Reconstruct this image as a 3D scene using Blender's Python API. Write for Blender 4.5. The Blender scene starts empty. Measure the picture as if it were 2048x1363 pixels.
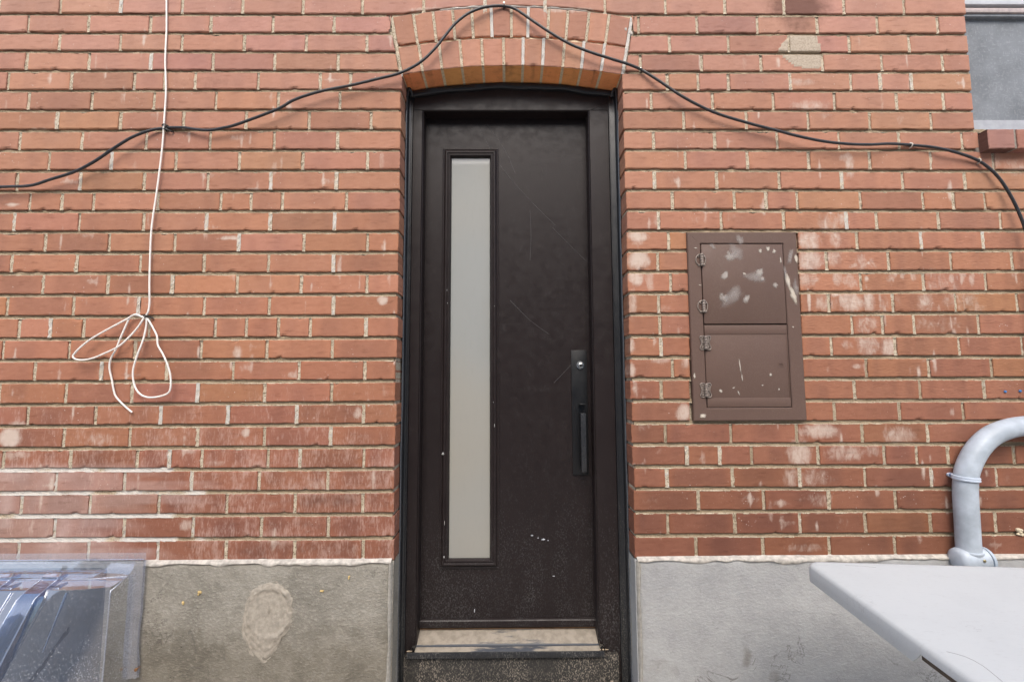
import bpy, bmesh, math, random
import numpy as np
from mathutils import Vector, Matrix
rad = math.radians
rng = np.random.default_rng(7)
random.seed(7)
sc = bpy.context.scene
col = sc.collection

# ------------------------------------------------------------------ camera
CAMZ = 1.2527
CAM = np.array([0.0, -1.68367, CAMZ])
YAW, PITCH, ROLL, F = 0.0079447, 0.0856868, -0.0042652, 910.0
def cam_axes():
    cy, sy, cp, sp = math.cos(YAW), math.sin(YAW), math.cos(PITCH), math.sin(PITCH)
    fw = np.array([sy*cp, cy*cp, sp]); rt = np.array([cy, -sy, 0.0]); up = np.cross(rt, fw)
    c, s = math.cos(ROLL), math.sin(ROLL)
    return c*rt + s*up, c*up - s*rt, fw
RT, UP, FW = cam_axes()
cam_d = bpy.data.cameras.new("camera"); cam = bpy.data.objects.new("camera", cam_d); col.objects.link(cam)
cam_d.sensor_width = 36.0; cam_d.lens = F/2048*36; cam_d.clip_start = 0.02; cam_d.clip_end = 300
M = Matrix.Identity(4)
for i in range(3):
    M[i][0], M[i][1], M[i][2], M[i][3] = RT[i], UP[i], -FW[i], CAM[i]
cam.matrix_world = M
sc.camera = cam

# ------------------------------------------------------------------ light
SUN_EL, SUN_STR, SKY_STR, EXPO = 50.0, 0.92, 0.15, 1.12
sc.view_settings.view_transform = 'Standard'; sc.view_settings.look = 'None'
sc.view_settings.gamma = 1.0; sc.view_settings.use_curve_mapping = False
sc.view_settings.exposure = EXPO
world = bpy.data.worlds.new("World"); sc.world = world; world.use_nodes = True
wn = world.node_tree.nodes; wl = world.node_tree.links
sky = wn.new("ShaderNodeTexSky"); sky.sky_type = 'NISHITA'; sky.sun_disc = False
sky.sun_elevation = rad(SUN_EL); sky.sun_rotation = rad(180); sky.air_density = 1.0; sky.dust_density = 3.5; sky.ozone_density = 1.0
wl.new(sky.outputs[0], wn["Background"].inputs[0]); wn["Background"].inputs[1].default_value = SKY_STR
sd = bpy.data.lights.new("sun", 'SUN'); sd.energy = SUN_STR; sd.angle = rad(40); sd.color = (1.0, 0.985, 0.935)
sun = bpy.data.objects.new("sun", sd); col.objects.link(sun)
sun.rotation_euler = (rad(90 - SUN_EL), 0, rad(-3))      # shines from above, from the alley side
sun.location = (0, -4, 8)

# ------------------------------------------------------------------ helpers
def at(u, v, y=0.0):
    """point of the plane Y = y seen at photo pixel (u, v): used to measure sizes off the photograph"""
    d = FW*F + (u - 1024)*RT - (v - 681.5)*UP
    return CAM + d*((y - CAM[1])/d[1])
def X(u, v, y=0.0): return float(at(u, v, y)[0])
def Z(u, v, y=0.0): return float(at(u, v, y)[2])
def link(name, me, parent=None):
    o = bpy.data.objects.new(name, me); col.objects.link(o)
    if parent is not None: o.parent = parent
    return o
def empty(name, loc=(0, 0, 0)):
    o = bpy.data.objects.new(name, None); o.empty_display_size = 0.05; col.objects.link(o); o.location = loc
    return o
def tag(o, label=None, cat=None, group=None, kind=None):
    if label: o['label'] = label
    if cat: o['category'] = cat
    if group: o['group'] = group
    if kind: o['kind'] = kind
    return o
def snoise(n, amp, smooth):
    a = rng.normal(0, 1, n + 2*smooth)
    k = np.hanning(2*smooth + 1); k /= k.sum()
    a = np.convolve(a, k, 'same')[smooth:smooth + n]
    s = a.std() if n > 3 else 1.0
    return a/(s + 1e-6)*amp if n > 3 else a*amp

class MB:
    """gathers geometry and point colours for ONE mesh object"""
    def __init__(s): s.v = []; s.f = []; s.c = []; s.t = []; s.n = 0
    def add(s, V, Fc, C=None, T=None):
        V = np.asarray(V, float).reshape(-1, 3); k = len(V)
        s.v.append(V)
        for f in Fc: s.f.append(tuple(int(i) + s.n for i in f))
        s.c.append(np.zeros((k, 4)) if C is None else np.broadcast_to(np.asarray(C, float), (k, 4)))
        s.t.append(np.ones((k, 4)) if T is None else np.broadcast_to(np.asarray(T, float), (k, 4)))
        s.n += k
    def grid(s, G, C=None, T=None, flip=False):
        G = np.asarray(G, float); a, b = G.shape[:2]
        i = np.arange(a*b).reshape(a, b)
        q = np.stack([i[:-1, :-1], i[:-1, 1:], i[1:, 1:], i[1:, :-1]], -1).reshape(-1, 4)
        if flip: q = q[:, ::-1]
        s.add(G.reshape(-1, 3), q, None if C is None else np.asarray(C).reshape(-1, 4), None if T is None else np.asarray(T).reshape(-1, 4))
    def box(s, x0, x1, y0, y1, z0, z1, bevel=0.0):
        bm = bmesh.new()
        bmesh.ops.create_cube(bm, size=1.0)
        for v in bm.verts:
            v.co = Vector((x0 + (v.co.x + .5)*(x1 - x0), y0 + (v.co.y + .5)*(y1 - y0), z0 + (v.co.z + .5)*(z1 - z0)))
        if bevel > 0: bmesh.ops.bevel(bm, geom=bm.edges[:], offset=bevel, segments=2, profile=0.5, affect='EDGES')
        s.bm(bm)
    def bm(s, bm):
        bm.verts.index_update()
        s.add([v.co[:] for v in bm.verts], [[v.index for v in f.verts] for f in bm.faces]); bm.free()
    def ring(s, x0, x1, z0, z1, prof, close_back=True):
        """concentric rectangular loops: prof = list of (inset, y); moulded frames"""
        V = []
        for (i, y) in prof:
            V += [(x0 + i, y, z0 + i), (x1 - i, y, z0 + i), (x1 - i, y, z1 - i), (x0 + i, y, z1 - i)]
        Fc = []
        for k in range(len(prof) - 1):
            for j in range(4):
                a, b = 4*k + j, 4*k + (j + 1) % 4
                Fc.append((a, b, b + 4, a + 4))
        s.add(V, Fc)
    def extrude_x(s, prof, x0, x1, nx=1, caps=True):
        xs = np.linspace(x0, x1, nx + 1); m = len(prof)
        V = [(x, y, z) for x in xs for (y, z) in prof]
        Fc = []
        for i in range(nx):
            for j in range(m - 1):
                Fc.append((i*m + j, (i + 1)*m + j, (i + 1)*m + j + 1, i*m + j + 1))
        if caps: Fc += [tuple(range(m)), tuple(range(nx*m, nx*m + m))[::-1]]
        s.add(V, Fc)
    def tube(s, pts, r, seg=8, caps=True, smooth_iter=0, squash=1.0):
        P = np.asarray(pts, float); n = len(P)
        R = np.full(n, r) if np.isscalar(r) else np.asarray(r, float)
        T = np.gradient(P, axis=0); T /= np.linalg.norm(T, axis=1)[:, None] + 1e-9
        ref = np.array([0, 1.0, 0]) if abs(T[0][1]) < .9 else np.array([1.0, 0, 0])
        N = ref - T[0]*ref.dot(T[0]); N /= np.linalg.norm(N)
        V = []
        for i in range(n):
            N = N - T[i]*N.dot(T[i]); N /= np.linalg.norm(N) + 1e-9
            B = np.cross(T[i], N)
            for j in range(seg):
                a = 2*math.pi*j/seg
                V.append(P[i] + R[i]*(math.cos(a)*N*squash + math.sin(a)*B))
        Fc = [(i*seg + j, i*seg + (j + 1) % seg, (i + 1)*seg + (j + 1) % seg, (i + 1)*seg + j) for i in range(n - 1) for j in range(seg)]
        if caps: Fc += [tuple(range(seg))[::-1], tuple(range((n - 1)*seg, n*seg))]
        s.add(V, Fc)
    def lathe(s, prof, c, axis='y', seg=24):
        """prof = list of (radius, along); closed at ends by small radius"""
        V = []
        for (r, a) in prof:
            for j in range(seg):
                t = 2*math.pi*j/seg; p, q = r*math.cos(t), r*math.sin(t)
                V.append({'y': (c[0] + p, c[1] + a, c[2] + q), 'x': (c[0] + a, c[1] + p, c[2] + q), 'z': (c[0] + p, c[1] + q, c[2] + a)}[axis])
        m = len(prof)
        Fc = [(i*seg + j, i*seg + (j + 1) % seg, (i + 1)*seg + (j + 1) % seg, (i + 1)*seg + j) for i in range(m - 1) for j in range(seg)]
        Fc += [tuple(range(seg))[::-1], tuple(range((m - 1)*seg, m*seg))]
        s.add(V, Fc)
    def build(s, name, mat, parent=None, smooth=None, attrs=False):
        V = np.concatenate(s.v); me = bpy.data.meshes.new(name)
        off = np.zeros(3)
        q = parent
        while q is not None: off = off + np.array(q.location); q = q.parent
        me.from_pydata((V - off).tolist(), [], s.f); me.update()
        bm = bmesh.new(); bm.from_mesh(me); bmesh.ops.recalc_face_normals(bm, faces=bm.faces); bm.to_mesh(me); bm.free()
        if attrs:
            for nm, src in (("wear", s.c), ("tint", s.t)):
                A = me.color_attributes.new(nm, 'FLOAT_COLOR', 'POINT')
                A.data.foreach_set("color", np.concatenate(src).astype(np.float32).ravel())
        if smooth is not None:
            me.shade_smooth()
            if smooth < 180:
                me.set_sharp_from_angle(angle=rad(smooth))
        me.materials.append(mat)
        return link(name, me, parent)
def catmull(pts, step):
    P = np.asarray(pts, float); P = np.vstack([2*P[0] - P[1], P, 2*P[-1] - P[-2]]); out = []
    for i in range(1, len(P) - 2):
        n = max(2, int(np.linalg.norm(P[i + 1] - P[i])/step))
        for t in np.linspace(0, 1, n, endpoint=False):
            a, b, c, d = P[i - 1], P[i], P[i + 1], P[i + 2]
            out.append(.5*((2*b) + (-a + c)*t + (2*a - 5*b + 4*c - d)*t*t + (-a + 3*b - 3*c + d)*t**3))
    out.append(P[-2]); return np.array(out)

# ------------------------------------------------------------------ materials
def s2l(r, g, b):
    f = lambda c: (c/255/12.92 if c <= 10 else ((c/255 + .055)/1.055)**2.4)
    return (f(r), f(g), f(b), 1.0)
class NT:
    def __init__(s, name):
        s.m = bpy.data.materials.new(name); s.m.use_nodes = True; s.t = s.m.node_tree; s.b = s.t.nodes["Principled BSDF"]
        s.out = s.t.nodes["Material Output"]
        s.co = s.t.nodes.new("ShaderNodeTexCoord").outputs["Object"]
    def n(s, ty): return s.t.nodes.new(ty)
    def set(s, sock, v):
        if isinstance(v, bpy.types.NodeSocket): s.t.links.new(v, sock)
        elif v is not None: sock.default_value = v
    def scaled(s, sx, sy, sz, rot=(0, 0, 0)):
        m = s.n("ShaderNodeMapping"); s.t.links.new(s.co, m.inputs[0]); m.inputs[3].default_value = (sx, sy, sz); m.inputs[2].default_value = rot
        return m.outputs[0]
    def noise(s, scale, detail=4, rough=.55, co=None, dist=0.0):
        n = s.n("ShaderNodeTexNoise"); s.t.links.new(co or s.co, n.inputs["Vector"])
        n.inputs["Scale"].default_value = scale; n.inputs["Detail"].default_value = detail; n.inputs["Roughness"].default_value = rough; n.inputs["Distortion"].default_value = dist
        return n.outputs["Fac"]
    def vor(s, scale, co=None, feat='F1'):
        n = s.n("ShaderNodeTexVoronoi"); n.feature = feat; s.t.links.new(co or s.co, n.inputs["Vector"]); n.inputs["Scale"].default_value = scale
        return n.outputs["Distance"]
    def math(s, op, a, b=None, clamp=False):
        n = s.n("ShaderNodeMath"); n.operation = op; n.use_clamp = clamp; s.set(n.inputs[0], a)
        if b is not None: s.set(n.inputs[1], b)
        return n.outputs[0]
    def ramp(s, f, lo, hi, a=0.0, b=1.0):
        n = s.n("ShaderNodeMapRange"); n.clamp = True; n.interpolation_type = 'SMOOTHSTEP'
        for i, v in enumerate((f, lo, hi, a, b)): s.set(n.inputs[i], v)
        return n.outputs[0]
    def mix(s, f, a, b, mode='MIX'):
        n = s.n("ShaderNodeMix"); n.data_type = 'RGBA'; n.blend_type = mode; n.clamp_factor = True
        s.set(n.inputs[0], f); s.set(n.inputs[6], a); s.set(n.inputs[7], b)
        return n.outputs[2]
    def attr(s, name):
        n = s.n("ShaderNodeAttribute"); n.attribute_name = name
        sep = s.n("ShaderNodeSeparateColor"); s.t.links.new(n.outputs["Color"], sep.inputs[0])
        return n.outputs["Color"], sep.outputs[0], sep.outputs[1], sep.outputs[2], n.outputs["Alpha"]
    def bump(s, h, dist=.002, st=1.0, prev=None):
        n = s.n("ShaderNodeBump"); n.inputs["Strength"].default_value = st; n.inputs["Distance"].default_value = dist
        s.t.links.new(h, n.inputs["Height"])
        if prev is not None: s.t.links.new(prev, n.inputs["Normal"])
        return n.outputs[0]
    def fin(s, base=None, rough=None, metal=None, normal=None, spec=None, coat=None):
        s.set(s.b.inputs["Base Color"], base); s.set(s.b.inputs["Roughness"], rough); s.set(s.b.inputs["Metallic"], metal)
        if normal is not None: s.t.links.new(normal, s.b.inputs["Normal"])
        s.set(s.b.inputs["Specular IOR Level"], spec)
        return s.m

def mat_brick():
    m = NT("brick"); C, r, g, b, a = m.attr("wear"); T = m.attr("tint")[0]
    n1 = m.noise(38, 5, .6); n2 = m.noise(170, 4, .7); n3 = m.noise(9, 3)
    base = m.mix(m.ramp(n1, .35, .7, 0, .4), T, m.mix(1.0, T, (.84, .79, .76, 1), 'MULTIPLY'))
    base = m.mix(m.ramp(n3, .45, .7, 0, .35), base, m.mix(1.0, T, (1.12, 1.16, 1.2, 1), 'MULTIPLY'))
    base = m.mix(m.ramp(n2, .56, .76, 0, .42), base, m.mix(1.0, base, (.58, .52, .50, 1), 'MULTIPLY'))
    base = m.mix(m.ramp(n2, .44, .26, 0, .40), base, m.mix(1.0, base, (1.22, 1.28, 1.34, 1), 'MULTIPLY'))
    pt = m.ramp(m.vor(75, m.scaled(1, 1, 1.3)), .16, .06, 0, 1); pt = m.math('MULTIPLY', pt, m.ramp(m.noise(21, 3), .55, .66))
    base = m.mix(m.math('MULTIPLY', pt, .55), base, (.11, .05, .035, 1))
    dg = m.noise(42, 5, .6, m.scaled(.35, 1, 1.9), .4)
    base = m.mix(m.ramp(dg, .54, .74, 0, .55), base, m.mix(1.0, base, (.62, .55, .52, 1), 'MULTIPLY'))
    base = m.mix(m.ramp(dg, .42, .25, 0, .30), base, m.mix(1.0, base, (1.12, 1.16, 1.2, 1), 'MULTIPLY'))
    # flecks of pale grit
    fl = m.ramp(m.noise(330, 2, .5), .70, .76)
    base = m.mix(m.math('MULTIPLY', fl, .35), base, (.62, .50, .42, 1))
    wsp = m.ramp(m.vor(62, m.scaled(1, 1, 1.1)), .14, .08, 0, 1); wsp = m.math('MULTIPLY', wsp, m.ramp(m.noise(6.5, 3), .53, .66))
    base = m.mix(m.math('MULTIPLY', wsp, .6), base, (.60, .54, .50, 1))
    # vertical run marks of efflorescence (blue channel)
    st = m.noise(55, 4, .7, m.scaled(1.0, 1, .30), .5); st2 = m.noise(210, 3, .65, m.scaled(1.0, 1, .22), .3); st = m.math('ADD', st, m.math('MULTIPLY', m.math('SUBTRACT', n3, .5), .5))
    sm = m.math('ADD', m.math('MULTIPLY', st, .6), m.math('MULTIPLY', st2, .5))
    stm = m.ramp(m.math('ADD', sm, m.math('MULTIPLY', b, .30)), .68, .90, 0, .42)
    stm = m.math('MULTIPLY', stm, m.ramp(b, 0, .35))
    base = m.mix(stm, base, (.52, .38, .32, 1))
    # smeared plaster and lime (red channel)
    sn = m.noise(40, 6, .68, m.scaled(1.15, 1, .6), .7)
    wm = m.ramp(m.math('ADD', m.math('MULTIPLY', r, .60), m.math('MULTIPLY', sn, .75)), .52, .98, 0, .85)
    wm = m.math('MULTIPLY', wm, m.ramp(r, .03, .28))
    base = m.mix(wm, base, (.52, .43, .36, 1))
    # soot and chips (green channel)
    dk = m.ramp(m.math('ADD', g, m.math('MULTIPLY', m.math('SUBTRACT', n1, .5), .5)), .15, .8, 0, .8)
    base = m.mix(dk, base, (.09, .04, .028, 1))
    # mortar patch (alpha)
    pn = m.ramp(m.math('ADD', a, m.math('MULTIPLY', m.math('SUBTRACT', n1, .5), .35)), .45, .58)
    base = m.mix(pn, base, m.mix(m.ramp(n2, .4, .65), (.42, .35, .27, 1), (.30, .245, .185, 1)))
    h = m.math('ADD', m.math('MULTIPLY', n2, .5), m.math('MULTIPLY', n1, .8))
    return m.fin(base, .85, None, m.bump(h, .0010, .35), .25)
def mat_mortar():
    m = NT("mortar"); C, r, g, b, a = m.attr("wear")
    n1 = m.noise(60, 5, .65); n2 = m.noise(190, 3, .7)
    base = m.mix(m.ramp(n1, .3, .7), (.55, .475, .36, 1), (.41, .345, .255, 1))
    base = m.mix(m.ramp(n2, .53, .62, 0, .85), base, (.13, .095, .055, 1))
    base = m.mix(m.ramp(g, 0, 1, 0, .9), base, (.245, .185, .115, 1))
    base = m.mix(m.ramp(m.math('ADD', r, m.math('MULTIPLY', m.math('SUBTRACT', n1, .5), .8)), .3, .75, 0, .9), base, (.50, .475, .435, 1))
    h = m.math('ADD', m.math('MULTIPLY', n2, .6), n1)
    return m.fin(base, .95, None, m.bump(h, .004, .9), .15)
def mat_concrete(name, c1, c2, grain, dust, bumpd=.003):
    m = NT(name); C, r, g, b, a = m.attr("wear")
    n1 = m.noise(5, 5, .6); n2 = m.noise(120, 4, .65, m.scaled(.75, 1, 1.25)); n3 = m.noise(26, 4, .6)
    base = m.mix(m.ramp(n1, .35, .68), c1, c2)
    base = m.mix(m.ramp(n3, .45, .75, 0, .35), base, m.mix(1.0, base, (.72, .72, .72, 1), 'MULTIPLY'))
    base = m.mix(m.ramp(n2, .50, .64, 0, grain), base, dust)
    base = m.mix(m.ramp(n2, .36, .24, 0, grain*.7), base, (.05, .045, .038, 1))
    base = m.mix(m.ramp(m.math('ADD', r, m.math('MULTIPLY', m.math('SUBTRACT', n3, .5), .7)), .3, .75, 0, .85), base, (.58, .54, .48, 1))
    base = m.mix(m.ramp(m.math('ADD', g, m.math('MULTIPLY', m.math('SUBTRACT', n3, .5), .6)), .25, .8, 0, .6), base, m.mix(1.0, base, (.5, .46, .4, 1), 'MULTIPLY'))
    ck = m.noise(3.2, 6, .62, None, .9); cm = m.math('MULTIPLY', m.ramp(m.math('ABSOLUTE', m.math('SUBTRACT', ck, .5)), .007, .001, 0, 1), m.ramp(m.noise(2.2, 2), .50, .62))
    base = m.mix(m.math('MULTIPLY', cm, .55), base, (.09, .08, .07, 1))
    tr = m.noise(17, 5, .62, m.scaled(.8, 1, 1.2, (0, .6, 0)), 1.0)
    base = m.mix(m.ramp(tr, .55, .75, 0, .28), base, m.mix(1.0, base, (.74, .73, .72, 1), 'MULTIPLY'))
    pit = m.math('MULTIPLY', m.ramp(m.vor(30), .10, .04, 0, 1), m.ramp(m.noise(11, 3), .54, .64)); base = m.mix(m.math('MULTIPLY', pit, .6), base, (.10, .09, .075, 1))
    h = m.math('ADD', m.math('ADD', m.math('MULTIPLY', n2, 1.0), m.math('MULTIPLY', tr, .7)), m.math('SUBTRACT', m.math('MULTIPLY', n3, .6), m.math('MULTIPLY', pit, .8)))
    return m.fin(base, .9, None, m.bump(h, bumpd, .8), .2)
def mat_paint(name, c, rough, dust=0.0, dustcol=(.30, .27, .22, 1), top=None, scratch=0.0, spec=.5, zlow=None, bumpd=.0004):
    m = NT(name); n1 = m.noise(7, 4); n2 = m.noise(290, 3, .7, m.scaled(1, 1, .5)); n3 = m.noise(30, 4, .6)
    base = m.mix(m.ramp(n1, .35, .7, 0, .2), c, m.mix(1.0, c, (1.25, 1.22, 1.2, 1), 'MULTIPLY'))
    rgh = m.ramp(n3, .3, .7, rough - .05, rough + .1)
    if dust > 0:
        sep = m.n("ShaderNodeSeparateXYZ"); m.t.links.new(m.co, sep.inputs[0])
        hgt = m.ramp(sep.outputs[2], zlow[0], zlow[1], 1, 0) if zlow else 1.0
        d = m.ramp(m.math('ADD', n2, m.math('MULTIPLY', hgt, .15)), .66, .76, 0, dust)
        if zlow: d = m.math('MULTIPLY', d, m.ramp(hgt, 0, 1, .25, 1))
        d = m.math('MULTIPLY', d, m.ramp(m.noise(5.5, 3, .6, m.scaled(1.6, 1, .6)), .36, .62, .2, 1.15))
        base = m.mix(d, base, dustcol); rgh = m.mix(d, rgh, (.9, .9, .9, 1))
        film = m.math('MULTIPLY', m.ramp(n1, .3, .75), .03*dust)
        base = m.mix(film, base, dustcol)
    if scratch > 0:
        s1 = m.noise(3.0, 5, .7, m.scaled(2.2, 1, .9, (0, .5, 0)), 1.8)
        sm = m.ramp(m.math('ABSOLUTE', m.math('SUBTRACT', s1, .5)), .018, 0, 0, scratch)
        base = m.mix(m.math('MULTIPLY', sm, m.ramp(n3, .4, .7)), base, dustcol)
    return m.fin(base, rgh, None, m.bump(m.math('ADD', n2, n3), bumpd, .35), spec)
def mat_plain(name, c, rough=.5, metal=0.0, var=.15, bumpd=.0005, scale=60, spec=.5):
    m = NT(name); n = m.noise(scale, 4, .6)
    base = m.mix(m.ramp(n, .3, .7, 0, 1), c, m.mix(1.0, c, (1 - 2*var, 1 - 2*var, 1 - 2*var, 1), 'MULTIPLY'))
    return m.fin(base, m.ramp(m.noise(scale*.4), .3, .7, rough - .06, rough + .06), metal, m.bump(n, bumpd, .4), spec)

MB_BRICK = mat_brick(); M_MORTAR = mat_mortar()
M_FL = mat_concrete("stuccoed_concrete", (.295, .275, .232, 1), (.205, .19, .158, 1), .38, (.42, .395, .34, 1), .0045)
M_FR = mat_concrete("trowelled_concrete", (.37, .37, .36, 1), (.32, .32, .315, 1), .25, (.46, .46, .455, 1), .003)
M_FILLET = mat_plain("lime_mortar", (.56, .52, .46, 1), .95, 0, .20, .004, 55, .1)
M_LEAF = mat_paint("dark_door_paint", (.0148, .0106, .0103, 1), .38, .28, (.15, .15, .148, 1), scratch=.06, zlow=(.3, 1.35), spec=.20)
M_FRAME = mat_paint("dark_frame_paint", (.0155, .0110, .0108, 1), .38, .28, (.17, .17, .165, 1), scratch=.05, zlow=(.2, 1.25), spec=.22)
M_BLACK = mat_paint("black_vinyl", (.012, .013, .015, 1), .33, .4, (.2, .19, .17, 1), zlow=(.2, 1.5))
M_KICK = mat_paint("dusty_kick_board", (.016, .015, .0135, 1), .6, .75, (.30, .26, .21, 1))
M_HANDLE = mat_plain("satin_black_metal", (.0085, .0088, .0098, 1), .36, .0, .1, .0002, 40, .32)
M_STEEL = mat_plain("worn_steel", (.55, .55, .53, 1), .25, 1.0, .15, .0004, 120)

# ------------------------------------------------------------------ brick courses, measured off the photo
S = 700/2047
LB = [25.6,63.3,99.5,138.5,178,218,257.5,298,339,380,419.5,460.5,502,543,587,630,674.5,717,760,806,848.7,893,935,981,1027,1074.5,1121]
RB = [(1931,27.4),(1931,65.7),(1931,103.6),(1931,141),(1931,179.5),(1931,219),(1931,258),(1931,297),(2040,338.6),(2040,378),(2040,418),(2040,457),(2040,496.4),(2040,539),(2040,579.5),(2040,622),(2040,667),(2040,710),(2040,753),(2040,797),(2040,839),(1900,884.6),(1960,928),(1960,973),(2030,1017),(1880,1064.6),(1900,1111)]
MR = {0:27,1:65.7,2:103.6,4:179,5:217,6:257,11:457.6,12:497.5,14:582,16:668,18:754,20:841,22:928.5,23:973,24:1019,25:1067,26:1114}
ML = {0:26.7,2:101.6,4:177,6:257,8:338,10:419,12:502,14:585.5,16:672.7,18:759,20:846,22:934.6,23:979,24:1025,25:1073,26:1121}
NR = 27
Z0 = 2.70
def fillrow(d):
    k = sorted(d); return np.interp(np.arange(NR), k, [d[i] for i in k])
resL = fillrow({k: Z(150, v) - (Z0 - .08*k) for k, v in enumerate(LB)})
resML = fillrow({k: Z(680, v) - (Z0 - .08*k) for k, v in ML.items()})
resMR = fillrow({k: Z(1355, v) - (Z0 - .08*k) for k, v in MR.items()})
resR = fillrow({k: Z(u, v) - (Z0 - .08*k) for k, (u, v) in enumerate(RB)})
XS_RES = [-1.6, -.62, .62, 1.75]
def zb(k, x):
    if 0 <= k < NR: r = np.interp(x, XS_RES, [resL[k], resML[k], resMR[k], resR[k]])*.85
    elif k == -1: r = np.interp(x, XS_RES, [resL[0], resML[0], resMR[0], resR[0]])*.5
    else: r = 0.0*np.asarray(x)
    return Z0 - .08*k + r
JH, JW = .0120, .0100
perpsL = {
0:[352,708,1065,1420,1772],1:[165,518,878,1233,1595,1953],2:[347,705,1063,1428,1790,2147],3:[155,520,883,1245,1607,1977],
4:[45,415,783,962,1143,1510,1872,2050],5:[165,535,900,1263,1627,1988],6:[335,703,1073,1440,1807,2170],7:[112,480,855,1228,1603,1973],
8:[287,652,1028,1398,1770,2150],9:[98,470,842,1213,1585,1967],10:[175,360,545,922,1290,1468,1650,2025],11:[85,462,838,1208,1580,1957],
12:[263,638,1020,1397,1775,2149],13:[65,445,820,1192,1570,1950],14:[250,630,1007,1385,1760,2146],15:[42,428,808,1192,1573,1950],
16:[108,293,487,870,1257,1440,1628,1812,2140],17:[15,403,788,1175,1560,1943],18:[202,593,973,1362,1747,2132],19:[382,770,1155,1545,1937],
20:[163,557,940,1332,1735,2126],21:[370,757,1153,1545,1933],22:[15,410,800,990,1180,1565,1755,2126],23:[325,725,1118,1512,1915],
24:[122,525,925,1325,1725,2120],25:[315,722,1128,1525,1918],26:[105,515,920,1320,1722,2123]}
perpsR = {
0:[1450,1568,1688,1808],1:[1277,1394,1514.5,1634.5,1755,1875.5],2:[1339,1457,1577,1698,1818],3:[1281,1403,1522,1645,1763.5,1885],
4:[1335,1396,1457,1580,1702,1760,1822.5],5:[1303,1425,1547,1669,1793.5,1888],6:[1368,1492.6,1616.5,1739.6,1862],7:[1307,1430,1555,1678,1798.4,1925],
8:[1371,1495,1618,1739.6,1861.7,1987.5],9:[1309,1433.5,1559,1683,1806,1930.4],10:[1345,1469,1532.7,1595,1721.4,1846.3,1907.8,1970.4],
11:[1317,1442.7,1568,1692.7,1754,1878,2002],12:[1715.6,1842,1966],13:[1316,1653.4,1778,1902.7,2026],14:[1722.5,1849,1973],
15:[1318,1659,1786.8,1912,2036],16:[1704.7,1767,1828.5,1959],17:[1322,1663.3,1791.6,1919,2045.7],18:[1733.4,1858.6,1985],19:[1323,1710.5,1841.5,1969.8],
20:[1669.5,1800,1927.7],21:[1331,1463,1595,1726,1856.6,1984],22:[1374,1440,1504,1637.5,1770,1834,1897.5,2030],23:[1334,1466,1600,1731,1863.7,1994.4],
24:[1397,1529,1659,1792.6,1926],25:[1336,1471,1601,1732,1862.7,1992.7],26:[1393,1527.6,1660,1791.6,1924]}
EXTRA0 = [725, 847, 970, 1090, 1210, 1331]
JL, JR = -.4125, .4505                      # door opening in the brickwork
AX, AZC, RI = .0185, .070, 2.410            # arch centre and intrados radius
R1, R2 = RI + .118, RI + .246
AH = math.asin((JR - JL)/2/RI)
WINX = 1.8265                               # left jamb of the upper right window
XMIN, XMAX = -3.7, 3.3
WIN_Z = float(zb(6, 1.8)) 
SPRING = AZC + RI*math.cos(AH)

# ---- what marks the bricks: splashes of plaster, soot, efflorescence (photo pixel, radii px, strength)
SMEAR = [(1655,448,26,26,.7),(1685,440,14,16,.8),(1618,482,26,26,.95),(1672,478,14,22,.75),(1618,520,28,24,1.0),(1662,515,24,20,.75),(1722,525,16,20,.7),(1745,528,12,14,.55),
(1610,556,28,22,.75),(1676,556,12,18,.8),(1700,560,20,22,.6),(1786,552,9,12,.75),(1806,548,6,12,.7),(1828,552,7,13,.75),(1903,556,7,14,.8),(1924,552,6,14,.8),(1944,560,7,15,.8),(1880,575,60,22,.5),
(1920,600,40,26,.62),(1650,605,24,22,.75),(1700,602,30,24,.9),(1738,603,14,26,.9),(1780,600,30,20,.45),(1850,605,20,22,.7),(1735,650,26,20,.7),(1870,648,50,20,.5),(1695,690,14,14,.6),(1735,690,26,24,.75),(1778,695,18,22,.95),
(1840,740,30,10,.4),(1715,732,14,6,.7),(1275,472,24,14,.85),(1278,520,24,22,.95),(1272,556,18,16,.85),(1300,560,10,26,.6),(1265,605,12,40,.6),(1262,690,10,18,.7),(1262,738,10,16,.9),(1370,725,10,16,.6),(1368,825,18,20,.8),
(1640,862,44,16,.75),(1800,872,38,22,.6),(1600,905,26,30,.8),(1580,955,18,26,.55),(1690,905,46,18,.6),(1620,955,46,20,.55),(1640,1000,40,16,.45),(1740,900,30,16,.5),(1690,1050,20,16,.35),(1610,1095,50,10,.5),
(1620,212,50,14,.6),(1600,165,40,10,.55),(1700,330,10,30,.75),(1690,315,14,10,.6),(1800,240,10,14,.4),(2030,335,26,22,.5),(1990,320,18,18,.55),(1450,435,40,10,.35),(1385,440,30,10,.35),
(765,600,12,10,.9),(660,160,30,4,.6),(25,410,18,4,.9),(460,476,26,5,.9),(475,705,10,16,.8),(490,735,14,8,.6),(640,760,10,5,.6),(490,865,9,10,1.0),(20,875,24,20,1.1),(200,875,28,14,.5),(35,850,22,10,.7),(30,910,40,10,.6),(430,925,24,8,.5),(375,1050,18,12,.7),
(715,825,10,12,.7),(150,725,8,6,.4),(300,600,18,24,.3),(1430,585,40,10,.3),(1330,620,26,14,.4),(1290,850,20,12,.4),(1310,900,16,12,.3),(1300,1000,20,14,.3),(2000,960,30,16,.3),(1330,165,24,8,.3),(860,20,60,7,.6),(1140,20,60,7,.7)]
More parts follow.
